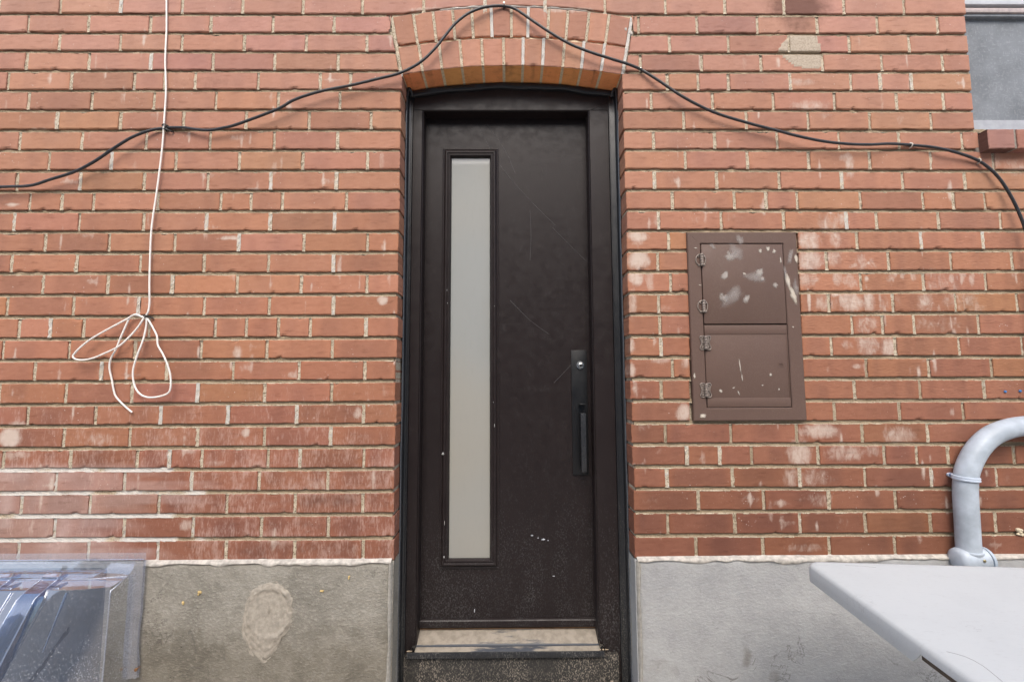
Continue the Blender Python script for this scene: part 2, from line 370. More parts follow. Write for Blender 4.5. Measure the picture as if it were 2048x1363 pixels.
SOOT = [(1600,12,60,34,1.0),(1600,50,46,24,.5),(1655,82,10,5,.5),(410,165,80,16,.35),(700,168,50,14,.3),(425,265,60,14,.3),(1450,868,60,20,.35),(1340,868,40,18,.3),(1250,480,8,240,.2),(1500,740,10,8,.2),(660,1000,90,14,.5),(640,1050,130,22,.35),(570,1098,160,24,.45),(280,80,60,14,.2),(150,160,90,14,.2),(2020,320,30,10,.4),(1870,300,40,12,.3)]
WHITEJ = [(112,240),(160,355),(222,325),(541,350),(673,362),(30,432),(412,437),(540,447),(669,440),(477,485),(667,525),(345,570),(100,640),(667,610),(202,740),(395,785),(320,830),(455,830),(590,832),(732,655),(661,870),(1310,365),(1312,440),(1322,690),(1440,905),(1374,905),(1820,165),(1762,160),(1580,165),(1686,350),(1690,430),(1843,465),(870,3),(1090,25),(970,25),(273,605),(860,185),(1374,920),(1600,950),(1863,955),(336,905),(600,900),(1840,1075)]
SMEAR = [(u, v, rx, ry, s*(.8 if 1590 < u < 2000 and 400 < v < 780 else 1)) for (u, v, rx, ry, s) in SMEAR]
STROKES = [((570,395),(592,420),(562,455)),((600,393),(616,425),(600,450)),((632,400),(656,428),(640,450)),((500,480),(530,500),(545,532)),((620,480),(636,508),(630,535)),((590,572),(630,556),(652,550)),((680,602),(716,584),(736,566)),((745,588),(772,606)),
((630,630),(622,658)),((560,640),(540,662)),((668,640),(692,668),(680,692)),((650,660),(667,692)),((738,648),(747,692)),((850,630),(846,652)),((880,626),(878,644)),((918,626),(926,656)),((824,648),(838,674)),((1092,630),(1090,668)),((1118,626),(1118,670)),((1150,638),(1145,682)),
((570,772),(588,738),(604,716)),((640,718),(652,772)),((690,710),(680,748)),((728,718),(742,772)),((950,728),(988,772)),((1060,728),(1104,764)),((740,800),(780,840)),((1000,815),(1060,838)),((1080,800),(1110,850)),((700,880),(770,890)),((500,560),(560,600)),((505,640),(560,690)),((600,712),(660,708),(700,716))]
for st_ in STROKES:
    cu_ = catmull([(a_[0], a_[1], 0) for a_ in st_], 6.0); ns_ = len(cu_); wd_ = random.uniform(3.2, 6.5); k0_ = random.uniform(.55, .95); ph_ = random.uniform(0, 6)
    for i_, p_ in enumerate(cu_):
        f_ = i_/max(1, ns_ - 1)
        SMEAR.append((1348 + .52*p_[0] + 1.6*math.sin(ph_ + 4*f_), 220 + .52*p_[1], wd_*(1 - .45*f_), wd_*(1.1 - .3*f_), k0_*(1 - .55*f_**1.5)*(.75 + .25*math.sin(ph_ + 9*f_))))
for t_ in np.linspace(0, 1, 9): SMEAR.append((1865 + 90*t_, 545 + 70*t_, 22, 12, .42))
for _ in range(170):
    _u = random.choice([random.uniform(0, 790), random.uniform(1265, 2040)]); _v = random.uniform(60, 1100)
    SMEAR.append((_u, _v, random.uniform(2.5, 5), random.uniform(8, 30), random.uniform(.45, .95)))
    if random.random() < .35: SMEAR.append((_u + random.uniform(-14, 14), _v + random.uniform(-6, 6), random.uniform(10, 26), random.uniform(3, 9), random.uniform(.3, .6)))
def topts(L): return [(X(u, v), Z(u, v), rx/F*1.684, ry/F*1.684, s) for (u, v, rx, ry, s) in L]
SM_W, SO_W = topts(SMEAR), topts(SOOT)
WJ_W = [(X(u, v), Z(u, v)) for u, v in WHITEJ]
PATCH = [(X(u, v), Z(u, v)) for u, v in [(1556,100),(1568,82),(1580,70),(1622,68),(1632,72),(1640,92),(1643,108),(1644,132),(1638,139),(1610,138),(1584,130),(1570,118),(1558,106)]]
def inpoly(x, z, poly):
    r = np.zeros(x.shape, bool); n = len(poly)
    for i in range(n):
        (x0, z0), (x1, z1) = poly[i], poly[(i + 1) % n]
        c = ((z0 > z) != (z1 > z)); t = (x1 - x0)*(z - z0)/((z1 - z0) if z1 != z0 else 1e-9) + x0
        r ^= c & (x < t)
    return r
XLW, ZLW = X(395, 960), Z(395, 925)
def wear(x, z):
    w = np.zeros(x.shape + (4,))
    for (cx, cz, rx, rz, s) in SM_W:
        d = ((x - cx)/rx)**2 + ((z - cz)/rz)**2
        w[..., 0] = np.maximum(w[..., 0], s*np.exp(-.8*d*d))
    for (cx, cz, rx, rz, s) in SO_W:
        d = ((x - cx)/rx)**2 + ((z - cz)/rz)**2
        w[..., 1] = np.maximum(w[..., 1], s*np.exp(-.8*d))
    for (cx, cz) in WJ_W:
        d = ((x - cx)/.011)**2 + ((z - cz)/.036)**2
        w[..., 0] = np.maximum(w[..., 0], .55*np.exp(-.8*d))
    # limewashed courses low on the left, run marks above them
    low = np.clip((XLW - x)/.05, 0, 1)*np.clip((ZLW - z)/.02, 0, 1)
    w[..., 0] = np.maximum(w[..., 0], .12*low)
    left = np.clip((-.38 - x)/.03, 0, 1)
    w[..., 2] = left*(np.clip((Z(400, 680) - z)/.45, 0, 1)*.62) + .03
    w[..., 2] *= 1 - .35*low
    w[..., 3] = inpoly(x, z, PATCH)*.9
    return w

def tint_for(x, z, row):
    """albedo of one brick: pale veil of light painted into the upper courses, redder and darker below"""
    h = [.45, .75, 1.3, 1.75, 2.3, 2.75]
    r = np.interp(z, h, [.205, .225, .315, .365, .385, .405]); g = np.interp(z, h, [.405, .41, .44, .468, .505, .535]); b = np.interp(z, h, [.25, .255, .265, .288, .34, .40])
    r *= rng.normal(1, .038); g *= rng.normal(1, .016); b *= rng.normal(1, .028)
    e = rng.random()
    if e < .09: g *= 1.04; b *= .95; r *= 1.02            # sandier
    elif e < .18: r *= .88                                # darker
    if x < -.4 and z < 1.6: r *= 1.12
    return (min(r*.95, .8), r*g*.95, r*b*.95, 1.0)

FX0, FX1, FZ0, FZ1 = X(1590, 600), X(2000, 600), Z(1700, 780), Z(1700, 405)
VEIL = [(rng.uniform(-2.4, -.9), rng.uniform(.03, .12), rng.uniform(.25, .46)) for _ in range(34)]
def veil(x, z):
    rw = np.round((Z0 - z)/.08); xe = XLW + .10 - .30*np.abs(np.sin(rw*2.3 + .4)) + .05*np.sin(z*90 + x*20)
    low = np.clip((xe - x)/.20, 0, 1)*np.clip((ZLW - z)/.015, 0, 1)
    k = np.full(x.shape, .24)
    for i, (c_, w_, a_) in enumerate(VEIL):
        k = np.maximum(k, a_*np.exp(-((x - c_ - .3*math.sin(9*i)*(z - .8))/w_)**2)*(np.abs(z - (.64 + .08*(i % 5))) < .06))
    return low*k
def brick(mb, mp, w, h, tint, back=.03, chips=True, skirt_tint=None, res=.011):
    q0 = mp(np.array(.5), np.array(.5))
    if FX0 - .1 < float(q0[0]) < FX1 + .1 and FZ0 < float(q0[1]) < FZ1 and w > .05: res = .0055
    """one brick front: mp(u, v) -> (x, z) with u, v in 0..1; arrises rounded and a little ragged"""
    e = [0, .0016, .0040]
    us = np.array(e + list(np.linspace(.012, w - .012, max(2, int(w/res)))) + [w - q for q in e[::-1]]) if w > .03 else np.linspace(0, w, 5)
    vs = np.array(e + list(np.linspace(.011, h - .011, max(3, int(h/res)))) + [h - q for q in e[::-1]]) if h > .03 else np.linspace(0, h, 5)
    a, b = len(vs), len(us)
    U, V = np.meshgrid(us, vs)
    d = np.minimum(np.minimum(U, w - U), np.minimum(V, h - V))
    Y = .0022*np.clip(1 - d/.004, 0, 1)**2
    # ragged arrises
    top, bot = snoise(b, .0006, 2), snoise(b, .0007, 2); le, ri = snoise(a, .0007, 1), snoise(a, .0007, 1)
    kB = np.clip(1 - V/.02, 0, 1); kT = np.clip(1 - (h - V)/.02, 0, 1); kL = np.clip(1 - U/.02, 0, 1); kR = np.clip(1 - (w - U)/.02, 0, 1)
    V2 = V + np.abs(bot)[None]*kB - np.abs(top)[None]*kT
    U2 = U + np.abs(le)[:, None]*kL - np.abs(ri)[:, None]*kR
    tilt = rng.normal(0, .0025); ti2 = rng.normal(0, .006)
    Y = Y + rng.normal(0, .0007) + tilt*(U - w/2)/max(w, .05)*.5 + ti2*(V - h/2)*.35
    G = np.zeros((a, b))
    if chips:
        for _ in range(rng.poisson(.75)):
            cu = rng.uniform(0, w); cv = rng.choice([0.0, 0.0, h, 0.0]); rr = rng.uniform(.003, .008); asp = rng.uniform(1, 2.6)
            dd = np.sqrt(((U - cu)/asp)**2 + (V - cv)**2)/rr
            k = np.clip(1.25 - dd, 0, 1); Y = Y + k*.006; G = np.maximum(G, k*.8)
    dusk = np.clip(1 - (h - V)/.016, 0, 1)*np.clip(.10 + .26*snoise(b, 1, 4)[None], 0, .5); G = np.maximum(G, dusk)
    gr = np.clip(1 - d/.005, 0, 1)*np.clip(.22 + .22*snoise(a*b, 1, 3).reshape(a, b), 0, .7); G = np.maximum(G, gr*np.where(V < h/2, 1.0, .8))
    Y = Y + snoise(a*b, .00018, 2).reshape(a, b)
    x, z = mp(U2/w, V2/h)
    C = wear(x, z); C[..., 1] = np.maximum(C[..., 1], G); pat = C[..., 3] > .3
    Y = np.where(pat, Y - .0015, Y)
    P = np.stack([x, Y, z], -1)
    vk = veil(x, z)[..., None]
    amp = float(np.interp(q0[1], [.6, 1.2, 2.0, 2.7], [.95, .70, .50, .40]))
    dk_ = np.clip(snoise(b, .5, 6) + .35, 0, 1)[None]*np.clip(np.minimum(U, w - U)/.035, .15, 1)*np.clip(.75 + .5*np.cos((V/h - rng.uniform(.3, .7))*4), .2, 1)*amp*.55
    en_ = (np.clip(1 - U/.022, 0, 1)*rng.uniform(0, .6) + np.clip(1 - (w - U)/.022, 0, 1)*rng.uniform(0, .6) + np.clip(1 - V/.012, 0, 1)*rng.uniform(0, .5))*amp
    tv = np.array(tint)*(1 - dk_[..., None]*np.array((.42, .40, .30, 0)))*(1 + en_[..., None]*np.array((.16, .06, -.12, 0)))
    mb.grid(P, C, tv*(1 - vk) + np.array((.56, .46, .42, 1))*vk)
    # the four sides, running back into the wall
    loop = [(0, j) for j in range(b)] + [(i, b - 1) for i in range(1, a)] + [(a - 1, j) for j in range(b - 2, -1, -1)] + [(i, 0) for i in range(a - 2, 0, -1)]
    I = np.array([q[0] for q in loop]); J = np.array([q[1] for q in loop])
    L0 = P[I, J]; L1 = L0.copy(); L1[:, 1] = back
    L0 = np.vstack([L0, L0[:1]]); L1 = np.vstack([L1, L1[:1]])
    cc = np.vstack([C[I, J], C[I, J][:1]])
    st = np.array(skirt_tint if skirt_tint is not None else tint)
    if back > .05:
        Lm = L0.copy(); Lm[:, 1] = .004; mb.grid(np.stack([L0, Lm, L1]), np.stack([cc, cc*.6, cc*.3]), np.broadcast_to(st, (3, len(L0), 4)))
    else:
        mb.grid(np.stack([L0, L1]), np.stack([cc, cc]), np.broadcast_to(st, (2, len(L0), 4)))

def arch_x(side, z):                        # slanting skewback lines either side of the arch
    return AX + side*(z - AZC)*math.tan(AH)
def extrados(x): return AZC + np.sqrt(np.maximum(R2**2 - (x - AX)**2, 0))

bricks = MB(); mort = MB(); rows_iv = {}
def perp(x, zlo, zhi, wj=JW):
    n, m = 7, 3
    zz = np.linspace(zlo - .001, zhi + .001, n); xx = np.linspace(-wj/2 - .002, wj/2 + .002, m)
    white = any(abs(x - cx) < .02 and abs((zlo + zhi)/2 - cz) < .045 for cx, cz in WJ_W) or rng.random() < .015
    low = (x < XLW and zhi < ZLW + .02)
    GX, GZ = np.meshgrid(xx, zz)
    dep = (.0005 if white else rng.uniform(.0025, .005))
    Yg = dep + snoise(n*m, .0009, 1).reshape(n, m)
    P = np.stack([x + GX, Yg, GZ], -1)
    C = np.zeros((n, m, 4)); C[..., 0] = rng.uniform(.36, .62) if (white or low) else rng.uniform(.0, .30); C[..., 1] = 0 if white else rng.uniform(0, .30) + (rng.uniform(0, .55) if (x > .4 and zlo < 1.3) else 0)
    C[..., 0] += snoise(n*m, .12, 1).reshape(n, m)
    mort.grid(P, C)
def bed(k, x0, x1):                         # bed joint below course k
    n = max(3, int((x1 - x0)/.012)); xs = np.linspace(x0, x1, n)
    zt = zb(k, xs) + .003; zl = zb(k, xs) - JH - .0025
    ts = [0, .40, .74, .87, 1.0]; ys = [.0085, .0080, .0070, .0030, .0018]
    rag = np.clip(snoise(n, .25, 4), -.5, .5)
    P, C = [], []
    low = np.clip((XLW - xs + snoise(n, .05, 6))/.06, 0, 1)*(zt < ZLW + .03)*np.clip(.8 + snoise(n, .25, 5), .2, 1)
    for t, y in zip(ts, ys):
        yy = y + snoise(n, .0008, 1) + (rag*.003 if .3 < t < .9 else 0) - low*.002
        P.append(np.stack([xs, yy, zt + (zl - zt)*t], -1))
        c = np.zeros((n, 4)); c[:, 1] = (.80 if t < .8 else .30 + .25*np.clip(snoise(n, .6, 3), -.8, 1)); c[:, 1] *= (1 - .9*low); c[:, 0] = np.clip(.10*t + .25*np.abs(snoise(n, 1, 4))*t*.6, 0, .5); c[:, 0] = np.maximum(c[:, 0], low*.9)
        C.append(c)
    mort.grid(np.array(P), np.array(C))

def course(k, edges, back_l=.03, back_r=.03, endl=None, endr=None):
    """edges: world x of joints between bricks, first and last are the ends"""
    for i in range(len(edges) - 1):
        a, b = edges[i], edges[i + 1]
        first, last = i == 0, i == len(edges) - 2
        jl = 0 if first else rng.uniform(.8, 1.2)*JW/2; jr = 0 if last else rng.uniform(.8, 1.2)*JW/2
        x0, x1 = a + jl, b - jr
        if x1 - x0 < .012: continue
        xm = (x0 + x1)/2
        def mp(u, v, x0=x0, x1=x1, first=first, last=last):
            zt0 = zb(k - 1, xm) - JH; zb0 = zb(k, xm)
            z = zb0 + v*(zt0 - zb0)
            xa = endl(z) if (endl and first) else x0; xc = endr(z) if (endr and last) else x1
            x = xa + u*(xc - xa)
            zl = zb(k, x)
            if k in (0, 1): zl = np.where(np.abs(x - AX) < .48, np.maximum(zl, extrados(x) + .007), zl)
            z = zl + v*(zb(k - 1, x) - JH - zl)
            return x, z
        zt0 = float(zb(k - 1, xm) - JH); zb0 = float(zb(k, xm))
        bk = back_l if first else (back_r if last else .03)
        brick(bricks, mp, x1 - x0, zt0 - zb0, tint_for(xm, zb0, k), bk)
        if not last: perp(b, zb0, zt0)

SL = .2407
def fill_out(xs, lo, hi):
    xs = sorted(xs); out = list(xs)
    x = xs[0]
    while x - SL > lo: x -= SL; out.insert(0, x)
    x = xs[-1]
    while x + SL < hi: x += SL; out.append(x)
    return out
def vmid(k):
    return (LB[k] - 20 if k < NR else 0)
for k in range(NR):
    L = [X(S*p, vmid(k)) for p in perpsL[k]]; R = [X(p, vmid(k)) for p in perpsR[k]]
    jl = JL + rng.normal(0, .002); jr = JR + rng.normal(0, .002)
    lim_r = (WINX + rng.normal(0, .0025)) if k <= 6 else XMAX
    if k == 0:
        M0 = [X(u, 12) for u in EXTRA0]
        edges = [XMIN] + fill_out(L + M0 + R, XMIN + .05, lim_r - .05) + [lim_r]
        course(k, edges, back_r=.10); rows_iv[k] = [(XMIN, lim_r)]
        continue
    Lf = [x for x in fill_out(L, XMIN + .05, jl - .03) if x < jl - .03]
    Rf = [x for x in fill_out(R, jr, lim_r - .03) if x > jr + .03]
    if k == 7: Rf = [x for x in Rf if x < WINX + .02]; lim_r = X(1957, 278)
    zc = Z0 - .08*k + .035
    if k <= 3:
        eL = lambda z: arch_x(-1, z) - .010; eR = lambda z: arch_x(1, z) + .010
        xl, xr = float(eL(zc)), float(eR(zc))
        if k == 3: bl = .13
        Lf = [x for x in Lf if x < xl - .035]; Rf = [x for x in Rf if x > xr + .035 or (x > xr + .015)]
        course(k, [XMIN] + Lf + [xl], back_r=.03, endr=eL)
        course(k, [xr] + Rf + [lim_r], back_l=.03, back_r=.10, endl=eR)
        rows_iv[k] = [(XMIN, xl), (xr, lim_r)]
    else:
        # cabinet recess
        cab = 12 <= k <= 20
        course(k, [XMIN] + Lf + [jl], back_r=.128)
        if cab:
            cl, cr = X(1380, vmid(k)), X(1597 + (k - 12)*1.6, vmid(k))
            course(k, [jr] + [x for x in Rf if x < cl - .02] + [cl], back_l=.128)
            course(k, [cr] + [x for x in Rf if x > cr + .02] + [lim_r])
        else:
            course(k, [jr] + Rf + [lim_r], back_l=.128, back_r=.10 if k <= 6 else .03)
        rows_iv[k] = [(XMIN, jl), (jr, lim_r)]
# courses above the frame
for k in range(-1, -10, -1):
    off = 0 if k % 2 else SL/2
    xs = list(np.arange(XMIN + .1 + off, XMAX - .05, SL))
    course(k, [XMIN] + [x for x in xs if x < WINX - .03] + [WINX], back_r=.10)
    rows_iv[k] = [(XMIN, WINX)]
rows_iv[7] = [(XMIN, JL), (JR, WINX + .13)]
for k in range(-9, NR):
    nxt = rows_iv.get(k + 1, rows_iv[k])
    for (a, b) in rows_iv[k]:
        for (c, d) in nxt:
            lo, hi = max(a, c), min(b, d)
            if k == 6 and hi > 1: hi = max(hi, WINX + .13)
            if hi - lo > .05:
                ins_l = .007 if (abs(lo - JL) < .02 or abs(lo - JR) < .02) else 0
                ins_r = .007 if (abs(hi - JL) < .02) else 0
                if k == 0 and hi - lo > 3: 
                    continue
                bed(k, lo + ins_l, hi - ins_r)
bed(0, XMIN, arch_x(-1, 2.69) - .02); bed(0, arch_x(1, 2.69) + .02, WINX)
for k in range(7, 8): bed(k, WINX, XMAX)
# masonry behind the bricks and the reveals of the door opening
def slab(x0, x1, z0, z1, y0=.0125, y1=.24): mort.box(x0, x1, y0, y1, z0, z1)
ZT = Z0 + .08*9
slab(XMIN, JL + -.006, .60, SPRING); slab(JR + .006, XMAX, .60, float(zb(7, 1.9)) + .06) 
slab(JR + .006, WINX - .006, float(zb(7, 1.9)) + .06, SPRING)
slab(AX - .4905, JL - .0062, SPRING - .002, SPRING + .25, .0127, .238); slab(JR + .0062, AX + .4905, SPRING - .002, SPRING + .25, .0127, .238)
slab(XMIN, AX - .49, SPRING, ZT); slab(AX + .49, WINX - .006, SPRING, ZT)
# arch core
A = np.linspace(-AH*1.0, AH*1.0, 25)
core = []
for (r, y) in ((RI + .0022, .128), (RI + .0022, .009), (R2 + .02, .009)):
    core.append(np.stack([AX + r*np.sin(A), np.full(25, y), AZC + r*np.cos(A)], -1))
arch_m = MB(); arch_m.grid(np.array(core))
xs = np.linspace(AX - .495, AX + .495, 40)
zlow = np.where(np.abs(xs - AX) < .4345, AZC + RI*.999*np.cos(AH) + .02, SPRING - .02)
mort.grid(np.array([np.stack([xs, np.full(40, .0115), np.maximum(AZC + np.sqrt(RI**2 - np.minimum((xs - AX)**2, .187)) + .012, SPRING)], -1), np.stack([xs, np.full(40, .0115), np.full(40, ZT)], -1)]))
# white mortar smeared over the extrados
xs = np.linspace(AX - .15*1.9, AX + .30, 60)
tw = (.006 + .006*np.clip(np.sin((xs - xs[0])*9), 0, 1) + np.abs(snoise(60, .002, 3)))
ez = extrados(xs)
P = [np.stack([xs, np.full(60, .0005) + snoise(60, .0008, 2), ez - .002 + tw*t], -1) for t in (0, .35, .7, 1.0)]
P[0][:, 1] = .006; P[-1][:, 1] = .006
Cw = np.zeros((4, 60, 4)); Cw[..., 0] = np.clip(.75 + snoise(240, .2, 4).reshape(4, 60), .2, 1)
mort.grid(np.array(P), Cw)

# voussoirs
ring1 = MB()
def voussoirs(mb, cuts, r0, r1, back, soffit):
    for i in range(len(cuts) - 1):
        a0, a1 = cuts[i] + .0048/r0, cuts[i + 1] - .0048/r0
        def mp(u, v):
            th = a0 + u*(a1 - a0); r = r0 + v*(r1 - r0) + .0
            return AX + r*np.sin(th), AZC + r*np.cos(th)
        t = tint_for(0, 2.3, 0); st = (.80*rng.normal(1, .06), .35*rng.normal(1, .07), .125, 1)  # underside tint: fired orange, brightened in colour to stand in for bounce light
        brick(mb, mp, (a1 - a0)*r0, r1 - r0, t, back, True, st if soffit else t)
def ang(u, v):
    p = at(u, v); return math.atan2(p[0] - AX, p[2] - AZC)
c1 = [ang(674 + S*p, 112) for p in (375,487,605,725,850,975,1088,1205,1325,1437,1557,1682)]
c2 = [ang(674 + S*p, 52) for p in (332,455,570,683,793,905,1020,1117,1235,1345,1467,1584,1702)]
c1[0] = -AH; c1[-1] = AH; c2[0] = -AH; c2[-1] = AH
voussoirs(ring1, c1, RI, R1 - .005, .128, True); voussoirs(ring1, c2, R1 + .005, R2 - .002, .03, False)
# radial joints of the arch
def radial(a, r0, r1):
    rr = np.linspace(r0, r1, 8); w = .0058
    wh = 0.0
    x, z = AX + .5*(r0 + r1)*math.sin(a), AZC + .5*(r0 + r1)*math.cos(a)
    white = any(abs(x - X(u, v)) < .02 and abs(z - Z(u, v)) < .05 for u, v in [(860,92),(977,24),(1055,28),(1060,100),(1170,110),(1205,115),(1250,60),(1250,110),(1095,90),(1045,105)])
    P = np.array([np.stack([AX + rr*np.sin(a) + s*w, np.full(8, .001 if white else .0035) + snoise(8, .001, 1), AZC + rr*np.cos(a)], -1) for s in (-1, 0, 1)])
    C = np.zeros((3, 8, 4)); C[..., 0] = .8 if white else .25; C[..., 1] = .1; mort.grid(P, C)
for a in c1: radial(a, RI + .004, R1)
for a in c2: radial(a, R1, R2)

def marks(o): return o
wall = bricks.build("brick_wall", MB_BRICK, None, None, True)
tag(wall, "orange red brick wall with tan mortar and a dark door set in it", "wall")
o = mort.build("mortar", M_MORTAR, wall, None, True)
ring1.build("door_arch", MB_BRICK, wall, None, True)
arch_m.build("arch_mortar", mat_plain("lit_soffit_mortar", (.74, .63, .43, 1), .95, 0, .12, .003, 90, .1), wall, 60)  # joint mortar coloured paler to stand in for light on the soffit
# lime lump between the arch corner and the brick, chipped corner pieces
rub = MB()
for (u, v, r) in [(1262,66,.006),(1252,58,.005),(1253,97,.006),(1247,140,.006),(803,150,.004)]:
    p = at(u, v); bm = bmesh.new(); bmesh.ops.create_icosphere(bm, subdivisions=2, radius=r)
    for q in bm.verts: q.co = Vector((q.co.x*1.1 + p[0], q.co.y*.5 + .002, q.co.z*1.6 + p[2])) + Vector(rng.normal(0, .0008, 3))
    rub.bm(bm)
rub.build("mortar_lump", M_FILLET, wall, 60)

# ------------------------------------------------------------------ foundation walls
FT = .615
def foundation(name, x0, x1, mat, label, z1=FT, wearfn=None, hole=None):
    mb = MB(); yf = -.012
    nx = int((x1 - x0)/.02) + 1; zs = np.concatenate([np.arange(-.05, z1 - .012, .02), [z1 - .012, z1 - .006, z1 - .002]])
    xs = np.linspace(x0, x1, nx)
    GX, GZ = np.meshgrid(xs, zs)
    e = np.minimum(GX - x0, x1 - GX); t = z1 - GZ
    Y = yf + .010*np.clip(1 - e/.014, 0, 1)**2 + .006*np.clip(1 - t/.012, 0, 1)**2
    from mathutils import noise as mn
    Y += np.array([[.0022*mn.noise(Vector((x*6, 3.1, z*6))) + .0010*mn.noise(Vector((x*22, 1.7, z*22))) for x in xs] for z in zs])
    C = np.zeros(GX.shape + (4,))
    if wearfn: wearfn(GX, GZ, C)
    keep = np.ones(GX.shape, bool)
    P = np.stack([GX, Y, GZ], -1); a, b = GX.shape
    i = np.arange(a*b).reshape(a, b)
    q = np.stack([i[:-1, :-1], i[:-1, 1:], i[1:, 1:], i[1:, :-1]], -1).reshape(-1, 4)
    if hole:
        cx = (GX[:-1, :-1] + GX[1:, 1:]).ravel()/2; cz = (GZ[:-1, :-1] + GZ[1:, 1:]).ravel()/2
        q = q[~((cx > hole[0]) & (cx < hole[1]) & (cz > hole[2]) & (cz < hole[3]))]
    mb.add(P.reshape(-1, 3), q, C.reshape(-1, 4))
    # returns and top ledge
    for xe, j in ((x0, 0), (x1, -1)):
        L0 = P[:, j]; L1 = L0.copy(); L1[:, 1] = .22; mb.grid(np.stack([L0, (L0*.5 + L1*.5), L1]), np.zeros((3, a, 4)))
    L0 = P[-1]; L1 = L0.copy(); L1[:, 1] = .0115; mb.grid(np.stack([L0, L1]), np.zeros((2, b, 4)))
    o = mb.build(name, mat, None, 50, True); tag(o, label, "wall")
    return o
def fillet(x0, x1, parent, zt, thick):
    n = int((x1 - x0)/.01); xs = np.linspace(x0, x1, n); P = []
    th = np.clip(thick*(.75 + .2*np.sin(xs*7) + .15*np.sin(xs*19 + 1)) + snoise(n, .0030, 4), .004, .03)
    for (y, dz) in ((.004, 0.0075), (-.003, .006), (-.0135, .001), (-.0165, -.25), (-.0155, -.75), (-.0105, -1.0)):
        P.append(np.stack([xs, np.full(n, y) + snoise(n, .0009, 3), zt + (dz + 0*th if dz > 0 else dz*th)], -1))
    mb = MB(); mb.grid(np.array(P)); mb.build("mortar_fillet", M_FILLET, parent, 70)
def wl_(GX, GZ, C):
    C[..., 0] = np.maximum(0, 1 - (X(793, 1240) - GX)/.018)*.8
    C[..., 1] = np.clip((.57 - GZ)/.28, 0, 1)*.75
def wr_(GX, GZ, C):
    C[..., 0] = np.maximum(0, 1 - (GX - X(1268, 1240))/.02)*.55
    for (u, v, rx, ry, s) in [(1490,1310,10,20,.9),(1437,1242,6,4,1.6),(1425,1220,5,4,1.2),(1545,1350,14,14,.8),(1590,1300,10,5,.9),(1350,1140,40,10,.3),(1310,1330,60,30,.5)]:
        d = ((GX - X(u, v))/(rx*.00187))**2 + ((GZ - Z(u, v))/(ry*.00187))**2
        C[..., 1] = np.maximum(C[..., 1], s*np.exp(-.8*d))
HX1 = X(216, 1250) + .03
fl = foundation("foundation_wall", XMIN, JL + .002, M_FL, "brownish stuccoed concrete foundation with a round mortar patch, left of the door", FT, wl_, (-2.45, HX1 - .03, .0, .598))
fr = foundation("foundation_wall", JR - .002, XMAX, M_FR, "grey trowelled concrete foundation right of the door, behind the white table", FT, wr_)
fillet(X(292, 1125), JL - .004, fl, FT + .002, .013); fillet(JR + .004, XMAX - .5, fr, FT + .002, .016)
# light vertical mortar at the door corners
for par, x, sgn in ((fl, JL - .001, -1), (fr, JR + .001, 1)):
    n = 40; zs = np.linspace(0, FT - .004, n); P = []
    wv = .013 + snoise(n, .0016, 3)
    for t, y in ((-.3, .09), (0, .0), (.0, -.006), (.45, -.0155), (.8, -.0155), (1.0, -.0105)):
        P.append(np.stack([x + sgn*wv*t, np.full(n, y) + snoise(n, .0006, 2), zs], -1))
    mb = MB(); mb.grid(np.array(P)); mb.build("corner_mortar", mat_plain("grey_corner_mortar", (.36, .34, .30, 1), .95, 0, .12, .002, 80, .1), par, 70)
# round mortar patch: a trowelled oval with a ragged raised rim and a daub trailing below
mp_ = MB(); n = 90; m = 34; c = (X(540, 1222, -.012), Z(540, 1222, -.012))
th = np.linspace(0, 2*math.pi, n)
rad_ = np.interp(np.degrees(th), [0,45,90,135,180,215,235,250,262,275,290,315,360], [.083,.092,.093,.098,.092,.118,.135,.150,.156,.140,.112,.094,.083])
wob = snoise(n, .0035, 3); wob[-1] = wob[0]; rim = np.clip(.0036 + snoise(n, .0016, 4), .002, .009); rim[-1] = rim[0]
rin = np.interp(np.degrees(th), [0,90,180,270,360], [.066,.074,.072,.078,.066]) + snoise(n, .003, 5); rin[-1] = rin[0]
P = []
for t in np.linspace(0.001, 1, m):
    r = t*(rad_ + wob*t)
    xx, zz_ = r*np.cos(th), r*np.sin(th)
    edge = np.clip((r - rin + .006)/.010, 0, 1); out = np.clip((r - rin - .004)/np.maximum(rad_ - rin - .004, .012), 0, 1)
    h = .0035 + .00025*np.sin((zz_ - .45*xx)*210 + 2*np.sin(xx*60))*(1 - edge) + edge*rim*(1 - out**.5) - .0044*out**2
    h = h + snoise(n, .0010, 1)*(.3 + edge); h[-1] = h[0]
    P.append(np.stack([c[0] + xx*.96, -.0125 - h, c[1] + zz_*1.06], -1))
mp_.grid(np.array(P)); mp_.build("mortar_patch", mat_plain("buff_mortar", (.385, .345, .285, 1), .95, 0, .14, .004, 60, .1), fl, 80)

# ------------------------------------------------------------------ front door
door = tag(empty("front_door", (0, 0, 0)), "tall black brown metal door with a narrow frosted glass strip", "door")
YF, YD = .112, .168
fx0, fx1 = X(820, 600, YF), X(1226, 600, YF)          # outer edges of the frame face
ix0, ix1 = X(842, 650, YF), X(1184, 650, YF)          # inner edges
hz = Z(1010, 222, YF)                                 # underside of the head
# jambs
def jamb(x0, x1, inner):
    mb = MB()
    s = 1 if inner > 0 else -1
    a, b = (x0, x1) if s > 0 else (x1, x0)            # a outer, b inner
    prof = [(a, .175), (a, YF + .003), (a + s*.003, YF), (b - s*.0065, YF), (b - s*.005, YF + .003), (b - s*.0035, YF + .0005), (b - s*.001, YF + .002), (b, YF + .005), (b + s*.001, .185)]
    zs = np.linspace(0, hz + .002, 40)
    mb.grid(np.array([[(x, y, z) for (x, y) in prof] for z in zs]))
    mb.build("door_jamb", M_FRAME, door, 35)
jamb(fx0, ix0, 1); jamb(ix1, fx1, -1)
